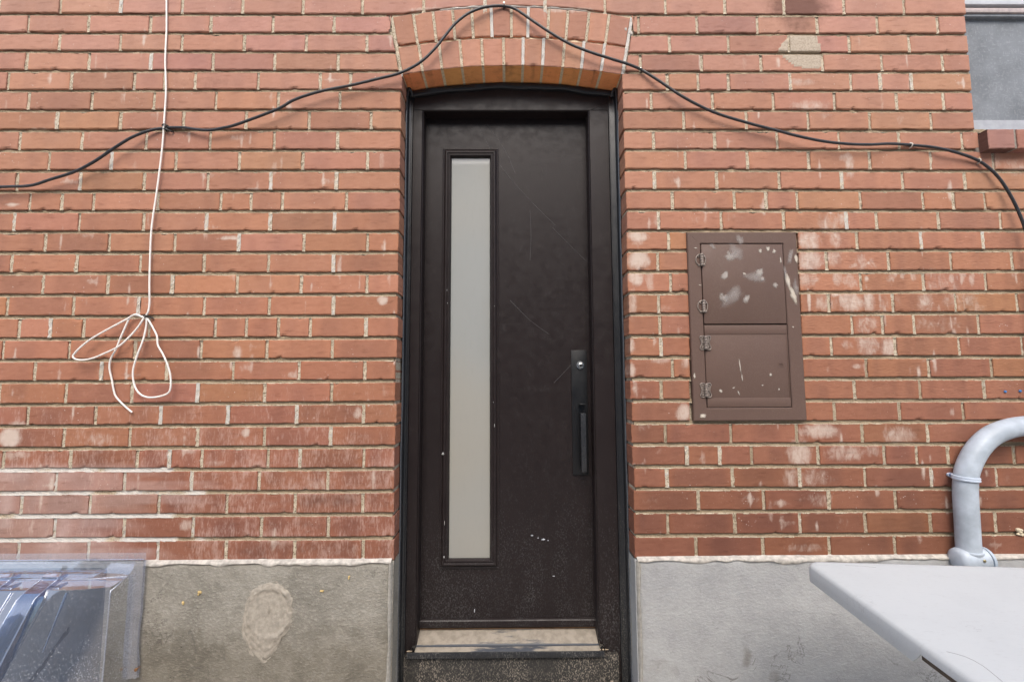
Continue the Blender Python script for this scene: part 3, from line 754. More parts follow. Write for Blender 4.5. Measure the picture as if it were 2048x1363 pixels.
# head with arched top
def head_top(x): return AZC + math.sqrt((RI - .004)**2 - (x - AX)**2)
mb = MB(); n = 40; xs = np.linspace(fx0, fx1, n)
mb.grid(np.array([[(x, .175, hz) for x in xs], [(x, YF + .004, hz + .001) for x in xs], [(x, YF, hz + .005) for x in xs], [(x, YF, head_top(x) - .004) for x in xs], [(x, .175, head_top(x) - .004) for x in xs]]))
mb.build("door_head", M_FRAME, door, 35)
# mitre line on the right corner, thin raised seam
mb = MB(); a, b = at(1180, 221, YF), at(1216, 203, YF)
mb.tube([(a[0], YF, a[2]), (b[0], YF, b[2])], .0010, 6); mb.build("mitre_seam", M_FRAME, door, 60)
# black flashing strip under the arch: bends along the soffit
mb = MB(); n = 50; th = np.linspace(-AH*.985, AH*.985, n); P = []
w1 = snoise(n, .0018, 4)
for (r, y) in ((RI + .001, .116), (RI - .003, .100), (RI - .006, .097), (RI - .022, .099), (RI - .025, .103), (RI - .024, .118)):
    rr = r + (w1 if r < RI - .01 else .3*w1)
    P.append(np.stack([AX + rr*np.sin(th), np.full(n, y) + snoise(n, .0008, 3), AZC + rr*np.cos(th)], -1))
mb.grid(np.array(P)); mb.build("head_flashing", M_BLACK, door, 60)
# side flashings: strip between brick and frame, with a folded ear at the top
for s, xo, xi in ((1, JL, fx0), (-1, JR, fx1)):
    mb = MB(); zs = np.concatenate([np.linspace(0, SPRING - .012, 40)])
    prof = [(xo + s*-.002, .083), (xo + s*.003, .078), (xo + s*.0065, .080), (xo + s*.008, .0835), (xo + s*.0085, .106), (xi - s*.004, .109), (xi - s*.0035, .1035), (xi + s*.001, .1035), (xi + s*.0015, .113)]
    wv = snoise(len(zs), .0007, 3)
    rows = [[(x + wv[i]*(1 if j < 4 else 0), y, z) for j, (x, y) in enumerate(prof)] for i, z in enumerate(zs)]
    rows.append([(x + s*.002, y + .002, SPRING + .000) for (x, y) in prof])
    mb.grid(np.array(rows))
    # ear
    mb.tube(catmull([(xo + s*.004, .082, SPRING - .03), (xo + s*.006, .080, SPRING - .010), (xo + s*.013, .082, SPRING - .001), (xo + s*.020, .088, SPRING - .012), (xo + s*.022, .098, SPRING - .026)], .004), .0055, 8, True, 0, .5)
    mb.build("side_flashing", M_BLACK, door, 45)
    # pale bead of sealant between brick and flashing
    mb = MB(); zz = np.linspace(.02, SPRING - .10, 90)
    mb.tube(np.stack([np.full(90, xo + s*.0025) + snoise(90, .0007, 3), np.full(90, .078), zz], -1), .0026, 6); mb.build("sealant_bead", mat_plain("grey_sealant", (.10, .11, .125, 1), .35, 0, .2, .0006, 120), door, 80)

# leaf
lx0, lx1 = X(840, 650, YD), X(1188, 650, YD); lz0, lz1 = Z(1010, 1248, YD), Z(1010, 235, YD)
ox0, ox1, oz0, oz1 = X(882, 700, YD), X(998, 700, YD), Z(940, 1136, YD), Z(940, 298, YD)      # lite trim
mb = MB()
V = [(lx0, YD, lz0), (lx1, YD, lz0), (lx1, YD, lz1), (lx0, YD, lz1), (ox0 + .02, YD, oz0 + .02), (ox1 - .02, YD, oz0 + .02), (ox1 - .02, YD, oz1 - .02), (ox0 + .02, YD, oz1 - .02)]
V += [(x, y + .04, z) for x, y, z in V]
Fc = [(i, (i + 1) % 4, 4 + (i + 1) % 4, 4 + i) for i in range(4)] + [(8 + i, 8 + (i + 1) % 4, 12 + (i + 1) % 4, 12 + i) for i in range(4)]
Fc += [(i, (i + 1) % 4, 8 + (i + 1) % 4, 8 + i) for i in range(4)] + [(4 + i, 4 + (i + 1) % 4, 12 + (i + 1) % 4, 12 + i) for i in range(4)]
mb.add(V, Fc)
leaf = mb.build("door_leaf", M_LEAF, door)
mb = MB()
T = .0380
KT = 1.74
mb.ring(ox0, ox1, oz0, oz1, [(a_*KT, b_) for a_, b_ in [(0, YD), (.0005, YD - .0035), (.0022, YD - .0045), (.0045, YD - .0030), (.0055, YD - .0042), (.0075, YD - .0105), (.0095, YD - .0125), (.0120, YD - .0122), (.0135, YD - .009), (.0145, YD - .0088), (.0160, YD - .0105), (.0185, YD - .0098), (.0205, YD - .004), (.0215, YD + .004), (.0225, YD + .012)]])
mb.build("glass_trim", M_FRAME, leaf, 25)
gl = NT("frosted_glass"); n1 = gl.noise(.9, 2); n2 = gl.noise(70, 4, .6, gl.scaled(1, 1, .25))
gb = gl.mix(gl.ramp(n1, .35, .65), (.250, .257, .243, 1), (.288, .268, .222, 1)); gb = gl.mix(gl.ramp(n2, .5, .75, 0, .12), gb, (.20, .195, .18, 1))
M_GLASS = gl.fin(gb, .62, None, None, .3); gl.b.inputs["Coat Weight"].default_value = 1.0; gl.b.inputs["Coat Roughness"].default_value = .03
mb = MB(); mb.box(ox0 + T - .004, ox1 - T + .004, YD + .006, YD + .026, oz0 + T - .004, oz1 - T + .004); mb.build("frosted_glass", M_GLASS, leaf)
# weather strip at the top, bottom sweep
mb = MB(); mb.box(ix0 + .004, ix1 - .004, YD - .010, YD + .02, lz1 - .003, lz1 + .004, .001); mb.build("weather_strip", mat_plain("weather_strip", (.05, .05, .05, 1), .4), door, 40)
mb = MB(); z1 = Z(1010, 1240, YD - .012); z0 = Z(1010, 1253, YD - .012)
mb.extrude_x([(YD, z1 + .003), (YD - .009, z1 + .0015), (YD - .012, z1 - .002), (YD - .012, z0), (YD - .006, z0 - .004), (YD, z0 - .004)], lx0 + .001, lx1 - .001); mb.build("door_sweep", M_FRAME, leaf, 30)
# handle plate, lock, latch, pull
def at2(u, v, y): p = at(u, v, y); return float(p[0]), float(p[2])
px0, pz1 = at2(1142, 700, YD - .004); px1, pz0 = at2(1178, 949, YD - .004)
mb = MB(); mb.box(px0, px1, YD - .005, YD + .003, pz0, pz1, .0012); plate = mb.build("handle_plate", M_HANDLE, leaf, 30)
lx, lzz = at2(1161.5, 730.5, YD - .014)
mb = MB()
mb.lathe([(.0005, -.0145), (.0060, -.0145), (.0075, -.0142), (.0080, -.0130), (.0105, -.0120), (.0118, -.0100), (.0122, -.004), (.0125, .001)], (lx, YD - .004, lzz), 'y', 6)
mb.lathe([(.0125, -.0065), (.0152, -.006), (.0158, -.004), (.0158, .001)], (lx - .0015, YD - .004, lzz + .0015), 'y', 28)
lock = mb.build("lock_cylinder", M_STEEL, leaf, 30)
mb = MB(); mb.box(lx - .0012, lx + .0012, YD - .0205, YD - .018, lzz - .0045, lzz + .0045); mb.lathe([(.0005, -.0148), (.0055, -.0148), (.0058, -.0140), (.0050, -.012)], (lx, YD - .0042, lzz), 'y', 20)
mb.build("keyhole", mat_plain("dark_keyhole", (.02, .02, .02, 1), .4), leaf, 30)
tx, tz = at2(1165, 808, YD - .02)
mb = MB(); mb.box(tx - .0135, tx + .011, YD - .034, YD - .003, tz - .0025, tz + .0025, .001); mb.box(tx - .0135, tx - .010, YD - .012, YD - .003, tz - .0095, tz - .002, .0008); mb.build("thumb_latch", M_HANDLE, leaf, 30)
hx0, hz1 = at2(1161, 826, YD - .045); hx1, hz0 = at2(1173, 943, YD - .045)
mb = MB(); mb.box(hx0, hx1, YD - .052, YD - .038, hz0, hz1, .0012)
mb.box(hx0 + .001, hx1 - .001, YD - .0385, YD - .003, hz1 - .013, hz1 - .001, .0008); mb.box(hx0 + .001, hx1 - .001, YD - .0385, YD - .003, hz0 + .001, hz0 + .013, .0008)
mb.build("pull_handle", mat_plain("worn_black_metal", (.022, .023, .025, 1), .3, 0, .1, .0003, 60), leaf, 30)
# nicks of bare paint on door
def fleck(u, v, y, w, h, name, mat, t=.0012):
    mb = MB()
    p = at(u, v, y); bm = bmesh.new(); bmesh.ops.create_icosphere(bm, subdivisions=1, radius=1)
    for q in bm.verts: q.co = Vector((p[0] + q.co.x*w*(1 + rng.normal(0, .15)), y + q.co.y*t, p[2] + q.co.z*h*(1 + rng.normal(0, .15))))
    mb.bm(bm); mb.build(name, mat, leaf, 80)
M_SCR_D = mat_plain('door_scratch', (.075, .07, .07, 1), .6); M_NICK = mat_plain("pale_nick", (.5, .52, .56, 1), .7); M_TNICK = mat_plain("pale_trim_nick", (.42, .42, .40, 1), .7)
for (u, v, w, h) in [(1064,1070,.006,.0028),(1087,1078,.009,.0035),(1076,1075,.003,.002),(1096,1080,.003,.002),(949,1220,.0016,.009),(1108,1151,.006,.0018),(1152,930,.003,.002)]: fleck(u, v, YD, w, h, 'paint_nick', M_NICK)
for (u, v, w, h) in [(894,580,.0012,.005),(895,606,.0012,.004),(989,612,.0018,.003),(987,804,.0014,.003),(989,851,.0012,.009),(886,907,.006,.006),(889,1046,.0012,.010),(888,1113,.003,.006)]: fleck(u, v, YD - .012, w, h, 'trim_nick', M_TNICK)
# long fine scratches across the leaf
for pts_ in ([(955,250),(1000,330),(1060,400),(1110,450)], [(975,250),(1010,300),(1030,345)], [(1105,455),(1150,500),(1172,522)], [(1108,765),(1130,742),(1146,725)], [(1020,600),(1060,640),(1098,668)], [(1060,420),(1062,470),(1060,520)]):
    cu_ = catmull([tuple(at(u, v, YD)) for u, v in pts_], .02); cu_[:, 1] = YD + .0001
    mb = MB(); mb.tube(cu_, .0007, 5); mb.build("scratch", M_SCR_D, leaf, 80)
# threshold
def mat_threshold():
    m = NT("dusty_threshold"); sep = m.n("ShaderNodeSeparateXYZ"); m.t.links.new(m.co, sep.inputs[0])
    n1 = m.noise(14, 5, .65, m.scaled(1, 5, 5)); n2 = m.noise(190, 4, .7); n3 = m.noise(40, 4)
    cx = m.math('ABSOLUTE', m.math('SUBTRACT', sep.outputs[0], .0))
    worn = m.ramp(cx, .02, .26, 1, 0)
    fr = m.math('ADD', m.ramp(sep.outputs[1], .14, .085, 0, 1), m.ramp(m.math('ABSOLUTE', m.math('SUBTRACT', sep.outputs[1], .1095)), .0065, .0035, 0, 2.2))
    k = m.math('ADD', m.math('MULTIPLY', worn, .35), m.math('ADD', m.math('MULTIPLY', n1, .9), m.math('MULTIPLY', fr, .22)))
    scr = m.ramp(k, .78, .98)
    dust = m.mix(m.ramp(n3, .35, .7), (.30, .262, .21, 1), (.22, .19, .15, 1)); dust = m.mix(m.ramp(n2, .58, .72, 0, .5), dust, (.2, .16, .12, 1))
    return m.fin(m.mix(scr, dust, (.055, .06, .07, 1)), m.ramp(scr, 0, 1, .95, .4), None, m.bump(n2, .001, .5), .3)
tz0, tz1 = Z(1010, 1301, .085), Z(1010, 1257, YD)
mb = MB()
zg = Z(1010, 1288, .112)
mb.extrude_x([(.20, tz1 + .002), (YD - .002, tz1), (.128, tz1 - (tz1 - zg)*.62), (.114, zg + .001), (.112, zg - .004), (.108, zg - .005), (.106, zg - .002), (.088, tz0 + .002), (.083, tz0 - .002)], ix0 - .003, ix1 + .003, 40, False)
mb.build("threshold", mat_threshold(), door, 40)
mb = MB(); mb.extrude_x([(.0835, tz0 - .0005), (.079, tz0 + .000), (.077, tz0 - .004), (.0775, tz0 - .020), (.083, tz0 - .022), (.12, tz0 - .022)], ix0 - .03, ix1 + .016, 1); mb.build("sill_nosing", M_BLACK, door, 30)
mb = MB(); mb.extrude_x([(YD - .001, tz1 + .0015), (YD - .006, tz1 + .004), (YD - .006, tz1 + .0065), (YD, tz1 + .0075)], ix0 - .001, ix1 + .001); mb.build("sill_seal", mat_plain("brown_seal", (.16, .09, .045, 1), .7), door, 30)
# crumpled flashing corners beside the threshold
for s, xa in ((-1, ix0), (1, ix1)):
    mb = MB(); n = 14; t = np.linspace(0, 1, n)
    P = []
    for j in range(6):
        r = j/5
        P.append(np.stack([xa + s*(.001 + .035*t*r), .104 - .024*r + snoise(n, .0015, 2), tz0 + .030 - .030*t**1.5 - .012*r + .006*np.sin(t*9 + j)], -1))
    mb.grid(np.array(P)); mb.build("crumpled_flashing", M_KICK, door, 70)
    mb = MB()
    for _ in range(10):
        u = rng.uniform(0, 1); bm = bmesh.new(); bmesh.ops.create_icosphere(bm, subdivisions=1, radius=rng.uniform(.0015, .004))
        for q in bm.verts: q.co = Vector((xa + s*.03*u + q.co.x, .082 + q.co.y, tz0 + .004 + q.co.z*.7))
        mb.bm(bm)
    mb.build("dirt_crumbs", mat_plain("tan_dirt", (.40, .32, .23, 1), .95), door, 60)
# kick board
mb = MB(); mb.box(fx0 + .001, fx1 - .014, .092, .115, 0.0, tz0 - .021, .002); mb.build("kick_board", M_KICK, door, 30)

# ------------------------------------------------------------------ utility cabinet
M_CAB = mat_paint("brown_cabinet_paint", (.104, .063, .048, 1), .55, .05, (.33, .27, .22, 1), spec=.35, bumpd=.0008)
cab = tag(empty("utility_cabinet", (X(1495, 841), 0, Z(1495, 841))), "brown painted cabinet with two hinged doors set into the brick wall", "cabinet")
cx0, cx1 = X(1381, 650, -.01), X(1603, 650, -.01); cz0, cz1 = Z(1495, 841, -.01), Z(1495, 464, -.01)
di0, di1 = X(1407, 650, -.01), X(1575, 650, -.01); dz0, dz1 = Z(1495, 815, -.01), Z(1495, 487, -.01)
mb = MB(); il = di0 - cx0; ir = cx1 - di1; it = cz1 - dz1; ib = dz0 - cz0
def loop(l, r, b, t, y): return [(cx0 + l, y, cz0 + b), (cx1 - r, y, cz0 + b), (cx1 - r, y, cz1 - t), (cx0 + l, y, cz1 - t)]
lv = [loop(0, 0, 0, 0, .02), loop(0, 0, 0, 0, -.008), loop(.003, .003, .003, .003, -.011), loop(il - .003, ir - .003, ib - .003, it - .003, -.0115), loop(il, ir, ib, it, -.009), loop(il, ir, ib, it, .02)]
V = sum(lv, []); Fc = [(4*k + j, 4*k + (j + 1) % 4, 4*k + 4 + (j + 1) % 4, 4*k + 4 + j) for k in range(5) for j in range(4)]
mb.add(V, Fc); cfr = mb.build("cabinet_frame", M_CAB, cab, 30)
# mitre joints: hairline beads of paint at the corners
for (a, b) in (((0, 0), (il, ib)), ((cx1 - cx0, 0), (cx1 - cx0 - ir, ib)), ((0, cz1 - cz0), (il, cz1 - cz0 - it)), ((cx1 - cx0, cz1 - cz0), (cx1 - cx0 - ir, cz1 - cz0 - it))):
    mb = MB(); mb.tube([(cx0 + a[0]*.9 + b[0]*.1, -.0108, cz0 + a[1]*.9 + b[1]*.1), (cx0 + b[0], -.0108, cz0 + b[1])], .0009, 6)
    mb.build("mitre_joint", M_CAB, cfr, 60)
zm = Z(1495, 649, -.01)
mb = MB(); mb.box(di0 - .02, di1 + .02, .012, .02, dz0 - .02, dz1 + .02); mb.build("cabinet_back", mat_plain("dark_void", (.006, .005, .005, 1), .9), cab)
mb = MB(); mb.box(di0 + .0028, di1 - .0032, -.0115, .008, zm + .004, dz1 - .0028, .0014); ud = mb.build("upper_door", M_CAB, cab, 30)
mb = MB(); mb.box(di0 + .0028, di1 - .003, -.009, .008, dz0 + .0022, zm - .001, .0012); ld = mb.build("lower_door", M_CAB, cab, 30)
zt_, zb_ = Z(1495, 668, -.01), Z(1495, 795, -.01)
mb = MB(); mb.box(di0 + .003, di1 - .0032, -.0105, -.0085, zt_, zm - .0012, .0007); mb.box(di0 + .003, di1 - .0032, -.0105, -.0085, dz0 + .0024, zb_, .0007)
mb.box(di1 - .0062, di1 - .0032, -.0105, -.0085, zb_ + .0005, zt_ - .0005, .0005); mb.build("rail", M_CAB, ld, 30)
kx, kz = at2(1563, 727, -.012); mb = MB(); mb.tube(catmull([(kx - .006, -.010, kz + .001), (kx - .004, -.016, kz - .002), (kx + .003, -.017, kz - .003), (kx + .005, -.010, kz + .003)], .002), .0012, 6); mb.build("hasp", M_CAB, ld, 60)
# hinges
mhinge = mat_plain("painted_hinge", (.27, .22, .185, 1), .38, .35, .2, .0008, 120)
h0 = None
for i, (u, v, sty) in enumerate([(1403.5, 519, 0), (1407.5, 612, 0), (1411.5, 685, 1), (1412.5, 780, 1)]):
    hx, hz_ = at2(u, v, -.016)
    mb = MB()
    if sty == 0:            # oval leaf hinge
        for s in (-1, 1):
            rr = .019 if s < 0 else .013
            pts = [(hx + s*(.003 + rr*math.sin(a)*.95), -.0125, hz_ + .021*math.cos(a)) for a in np.linspace(.15, math.pi - .15, 12)]
            mb.tube(pts, .0024, 8)
            mb.tube([(hx + s*.003, -.0122, hz_ + .021), (hx + s*.003, -.0122, hz_ - .021)], .002, 6)
        mb.box(hx - .014, hx + .012, -.0145, -.0105, hz_ - .024, hz_ - .016, .0012)
    else:                   # butterfly plate hinge
        for s in (-1, 1):
            pts = [(hx + s*.003, -.0125, hz_ + .024), (hx + s*.016, -.0125, hz_ + .025), (hx + s*.020, -.0125, hz_ + .019), (hx + s*.016, -.0125, hz_ + .008), (hx + s*.015, -.0125, hz_ - .006), (hx + s*.020, -.0125, hz_ - .018), (hx + s*.016, -.0125, hz_ - .025), (hx + s*.003, -.0125, hz_ - .024)]
            mb.tube(catmull(pts, .004), .0022, 8)
            mb.box(min(hx + s*.003, hx + s*.015), max(hx + s*.003, hx + s*.015), -.0125, -.0105, hz_ - .022, hz_ + .022, .0008)
    for q in range(5):
        z0_ = hz_ - .024 + q*.0096; mb.lathe([(.001, 0), (.0060, .0004), (.0066, .002), (.0066, .0072), (.0060, .0088), (.001, .009)], (hx, -.0165, z0_), 'z', 12)
    hg = mb.build("hinge", mhinge, cab, 50)
    for s in (-1, 1):
        for dz in ((-.018, .018, 0) if sty else (-.019, .012)):
            mb = MB(); mb.lathe([(.0030, .002), (.0030, -.0012), (.0018, -.0026), (.0004, -.003)], (hx + s*.0105, -.0130, hz_ + dz), 'y', 10)
            mb.build("screw", mhinge, hg, 60)
# plaster splashes on the cabinet: thin dabs with their own ragged outline
def splat(name, L, mat, parent, y, density=1.0):
    for (u, v, w, h, rot) in L:
        mb = MB(); p = at(u, v, y); n = 22; a = np.linspace(0, 2*math.pi, n)
        wob = 1 + snoise(n, .16, 2); wob[-1] = wob[0]
        ca, sa = math.cos(rot), math.sin(rot); rows = []
        for t, dy in ((.02, -.0009), (.6, -.0008), (1.0, .0004)):
            X_, Z_ = w*.00187*np.cos(a)*wob*t, h*.00187*np.sin(a)*wob*t
            rows.append(np.stack([p[0] + X_*ca - Z_*sa, np.full(n, y + dy), p[2] + X_*sa + Z_*ca], -1))
        Cs = np.zeros((3, n, 4)); Cs[0] = 1; Cs[1] = .55; Cs[2] = 0
        mb.grid(np.array(rows), Cs); mb.build(name, mat, parent, 80, True)
def mat_splat(name, c, alpha):
    m = NT(name); n = m.noise(75, 5, .65, m.scaled(1, 1, .7), .5); n2 = m.noise(22, 3); fd = m.attr('wear')[1]
    m.fin(m.mix(m.ramp(n, .35, .65), c, m.mix(1.0, c, (.8, .78, .75, 1), 'MULTIPLY')), .95, None, None, .1)
    m.t.links.new(m.ramp(m.math('ADD', m.math('MULTIPLY', m.math('ADD', n, n2), .5), m.math('MULTIPLY', fd, .55)), .55, 1.05, 0, alpha), m.b.inputs["Alpha"]); return m.m
M_SP = mat_splat("plaster_splash", (.46, .42, .385, 1), .8); M_SPS = mat_splat("plaster_smear", (.44, .40, .38, 1), .5); M_SP2 = mat_splat("plaster_dab", (.50, .45, .39, 1), 1.0)
splat("plaster_splash", [(1460,513,15,13,-.4),(1451,550,7,13,-.5),(1448,595,13,14,.6),(1492,597,8,12,-.4),(1525,558,6,6,0),(1551,570,7,7,0),(1520,545,10,12,-.4)], M_SP, ud, -.0118)
splat("plaster_smear", [(1470,505,24,24,-.4),(1465,590,30,18,.7),(1510,555,24,16,-.3),(1425,493,10,5,-.8),(1480,480,10,16,.3)], M_SPS, ud, -.0119)
splat("plaster_dab", [(1520,502,4,5,0),(1536,498,5,6,0),(1548,502,5,6.5,0),(1561,520,3,8,.1),(1489,547,4,3,0)], M_SP2, ud, -.0120)
splat("plaster_dab", [(1576,560,6,18,.12),(1587,590,9,22,.35),(1592,518,4,10,.1),(1406,831,9,5,-.1),(1391,496,5,1.6,0),(1400,570,4,1.6,-.2),(1389,752,2.5,6,0),(1586,654,2.5,3,.6)], mat_splat("plaster_dab_rough", (.60, .54, .46, 1), .95), cfr, -.0122)
splat("plaster_smear", [(1580,515,6,26,-.3),(1570,545,4,28,.1),(1592,575,7,24,.1)], M_SPS, cfr, -.0121)
splat("plaster_dab", [(1541,749,3.5,4.5,0),(1471,660,3,2.5,.5),(1480,732,2,16,.12),(1484,755,2,9,.12),(1477,785,2,6,.4),(1467,775,3,2,.4),(1441,781,4,5,0),(1558,778,2,3,-.4),(1525,770,3,2,0)], M_SP2, ld, -.0093)

# ------------------------------------------------------------------ upper right window
win = tag(empty("window", (WINX, 0, Z(1990, 256, .03))), "recessed window with a dusty grey screen above a brick sill, upper right", "window")
wy = .075
M_WF = mat_plain("pale_window_frame", (.50, .51, .54, 1), .5, 0, .06, .0004, 30)
M_WD = mat_plain("dark_window_gap", (.035, .03, .03, 1), .7)
wz0, wz1 = Z(1990, 256, .03), Z0 + .08*9
sm_ = NT("dusty_screen"); n1 = sm_.noise(4, 5, .65); n2 = sm_.noise(180, 3, .7, sm_.scaled(1, 1, .35)); n3 = sm_.noise(180, 3, .7, sm_.scaled(.35, 1, 1))
b_ = sm_.mix(sm_.ramp(n1, .3, .7), (.185, .20, .215, 1), (.11, .12, .13, 1)); b_ = sm_.mix(sm_.ramp(sm_.math('MAXIMUM', n2, n3), .52, .75, 0, .5), b_, (.32, .33, .34, 1))
M_SCR = sm_.fin(b_, .7, None, sm_.bump(n2, .0006, .4), .4)
zs1 = Z(1990, 40, wy); zr0, zr1 = Z(1990, 27, wy - .02), Z(1990, 18, wy - .02); zu = Z(1990, 11, wy - .025)
mb = MB(); mb.box(WINX - .05, XMAX, wy, wy + .02, wz0 - .02, zs1); mb.build("insect_screen", M_SCR, win)
mb = MB(); mb.box(WINX - .05, XMAX, wy - .018, wy + .02, zs1, zr0, .002); mb.build("screen_rail", mat_plain("grey_screen_rail", (.20, .215, .23, 1), .5), win, 30)
mb = MB(); mb.box(WINX - .05, XMAX, wy - .025, wy + .02, zr0 + .0005, zr1, .0015); mb.build("meeting_rail", mat_plain("pinkish_rail", (.42, .35, .33, 1), .5), win, 30)
mb = MB(); mb.box(WINX - .05, XMAX, wy - .012, wy + .02, zr1 + .0005, zu); mb.build("rail_gap", M_WD, win)
mb = MB(); mb.box(WINX - .05, XMAX, wy - .03, wy + .02, zu + .0005, zu + .05, .002); mb.build("upper_sash", M_WF, win, 30)
mb = MB(); mb.box(WINX - .05, XMAX, wy - .008, wy + .02, zu + .051, wz1); mb.build("window_pane", mat_plain("dark_pane", (.05, .06, .07, 1), .06, 0, .1, .0001, 4), win)
mb = MB(); bz = Z(1990, 239, wy - .03); mb.extrude_x([(wy + .01, bz + .004), (wy - .022, bz), (wy - .03, bz - .003), (wy - .032, wz0 - .004), (.02, wz0 - .012)], WINX - .01, XMAX, 1, False); mb.build("bottom_frame", mat_plain("grey_window_frame", (.34, .35, .37, 1), .55, 0, .08, .0005, 40), win, 30)
# brick sill
sill = MB(); sy = -.036; sz1 = Z(1990, 258, sy) ; sz0 = Z(1990, 297, sy)
x = X(1977, 280, sy); xsj = [x, X(2032, 278, sy), x + .205, x + .31, x + .415, x + .52, x + .625, x + .73, x + .835, x + .94, x + 1.045]
for i in range(len(xsj) - 1):
    a, b = xsj[i] + (.0 if i == 0 else .005), xsj[i + 1] - .005
    def mp(u, v): return a + u*(b - a), sz0 + v*(sz1 - sz0)
    n0 = len(sill.v)
    t = np.array((.29, .135, .10, 1)) if i else np.array((.30, .155, .125, 1))
    brick(sill, mp, b - a, sz1 - sz0, t, .09, True, np.array((.12, .06, .045, 1)) if i == 0 else None)
    for kk in range(n0, len(sill.v)):
        y0_ = sill.v[kk][:, 1]; sill.v[kk][:, 1] = np.where(y0_ < .05, y0_ + sy, y0_)
sill.build("brick_sill", MB_BRICK, win, None, True)
mb = MB()
for i in range(1, len(xsj) - 1): mb.box(xsj[i] - .006, xsj[i] + .006, sy + .004, .09, sz0 + .002, sz1 - .001, .001)
mb.box(xsj[0] - .012, xsj[0] + .002, .0, .09, sz0 + .003, sz1 - .008, .003)
mb.build("sill_mortar", mat_plain("sill_mortar", (.30, .26, .22, 1), .95, 0, .2, .002, 90, .1), win, 40)

# ------------------------------------------------------------------ cables
def dense(pts, yfn, step=.008, jit=0.0):
    P = [(X(u, v), 0, Z(u, v)) for u, v in pts]
    P = catmull(P, step); n = len(P); s = np.linspace(0, 1, n)
    P[:, 1] = yfn(P, s)
    return P
bc = [(-1250,330),(-900,395),(-500,368),(-250,388),(-60,380),(0,374),(60,371),(100,359),(150,343),(190,322),(230,295),(265,274),(300,261),(330,256),(365,255),(395,259),(420,260.5),(445,256),(470,250),(520,232),(560,216),(590,199),(640,183),(700,171),(750,159),(800,146),(840,125),(870,97),(890,72),(910,48),(935,28),(960,17),(985,12.5),(1008,12.5),(1030,18),(1060,38),(1100,65),(1140,88),(1180,104),(1220,117),(1255,128),(1283,140),(1320,163),(1360,190),(1400,212),(1440,229),(1500,247),(1550,260),(1600,273),(1650,283),(1700,288),(1740,289),(1780,287.5),(1822,290),(1870,295),(1920,307),(1958,322),(1985,342),(2005,365),(2025,398),(2040,430),(2052,465),(2060,520),(2064,600),(2070,760),(2074,960),(2076,1140)]
clip_uv = [(332,256),(1008,12.5),(1283,140),(1822,290),(1958,321)]
clipx = np.array([X(u, v) for u, v in clip_uv])
def cable_y(P, s):
    d = np.min(np.abs(P[:, :1] - clipx[None]), axis=1)
    return -.0065 - .020*np.clip(d/.16, 0, 1)**.8 + .003*np.sin(P[:, 0]*9)
P = dense(bc, cable_y); 
M_CABLE = mat_plain("black_cable", (.020, .021, .024, 1), .42, 0, .15, .0003, 60)
# undo parallax: measured on the wall plane, moved along the sight line to the cable's own distance
def toward(P):
    k = (P[:, 1] - CAM[1])/(0 - CAM[1]); Q = P.copy(); Q[:, 0] = CAM[0] + (P[:, 0] - CAM[0])*k; Q[:, 2] = CAM[2] + (P[:, 2] - CAM[2])*k; return Q
mb = MB(); mb.tube(toward(P), .0052, 10); c = mb.build("black_cable", M_CABLE, None, 80); tag(c, "thick black cable sagging across the brick wall and over the door arch", "cable")
# clips of the black cable
M_CLIP = mat_plain("dark_clip", (.05, .045, .04, 1), .5, .5, .2)
M_CLIPW = mat_plain("pale_clip", (.62, .56, .48, 1), .5)
clabels = ["dark twisted wire tie where black cable and white wire cross", "cable clip nailed above the centre of the door arch", "cable clip just right of the door arch", "small pale clip on the black cable midway to the window sill", "pale clip with an orange nail under the brick window sill"]
for i, (u, v) in enumerate(clip_uv):
    p = at(u, v, -.008); mat = M_CLIPW if i >= 3 else M_CLIP
    mb = MB()
    pts = [(p[0] - .001, -.001, p[2] - .009), (p[0], -.009, p[2] - .008), (p[0] + .0005, -.0145, p[2] - .001), (p[0], -.010, p[2] + .007), (p[0] + .001, -.001, p[2] + .010)]
    mb.tube(catmull(pts, .003), .0022, 7)
    if i == 0:
        mb.tube(catmull([(p[0] - .014, -.010, p[2] + .008), (p[0] - .004, -.016, p[2] + .011), (p[0] + .012, -.012, p[2] + .006), (p[0] + .014, -.004, p[2] - .001)], .003), .0020, 7)
        mb.tube(catmull([(p[0] - .004, -.014, p[2] - .006), (p[0] + .008, -.017, p[2] - .010), (p[0] + .022, -.010, p[2] - .014), (p[0] + .026, -.003, p[2] - .013)], .003), .0028, 7)
        mb.tube(catmull([(p[0] + .004, -.012, p[2] - .004), (p[0] + .014, -.014, p[2] - .012), (p[0] + .024, -.007, p[2] - .016)], .003), .0022, 7)
    o = mb.build("cable_clip" if i else "wire_tie", mat, None, 70)
    tag(o, clabels[i], "cable clip" if i else "wire tie", "clips holding the black cable" if i else None)
    if i:
        mb = MB(); dx, dz = ((0, .014), (0, .014), (-.001, .007), (-.001, .006), (.002, .011))[i]
        mb.lathe([(.0014, .01), (.0014, -.006), (.0036, -.0065), (.0036, -.0082), (.001, -.009)], (p[0] + dx, -.001, p[2] + dz), 'y', 10)
        mb.build("nail", mat_plain("orange_nail", (.45, .22, .06, 1), .5) if i == 4 else M_STEEL, o, 40)
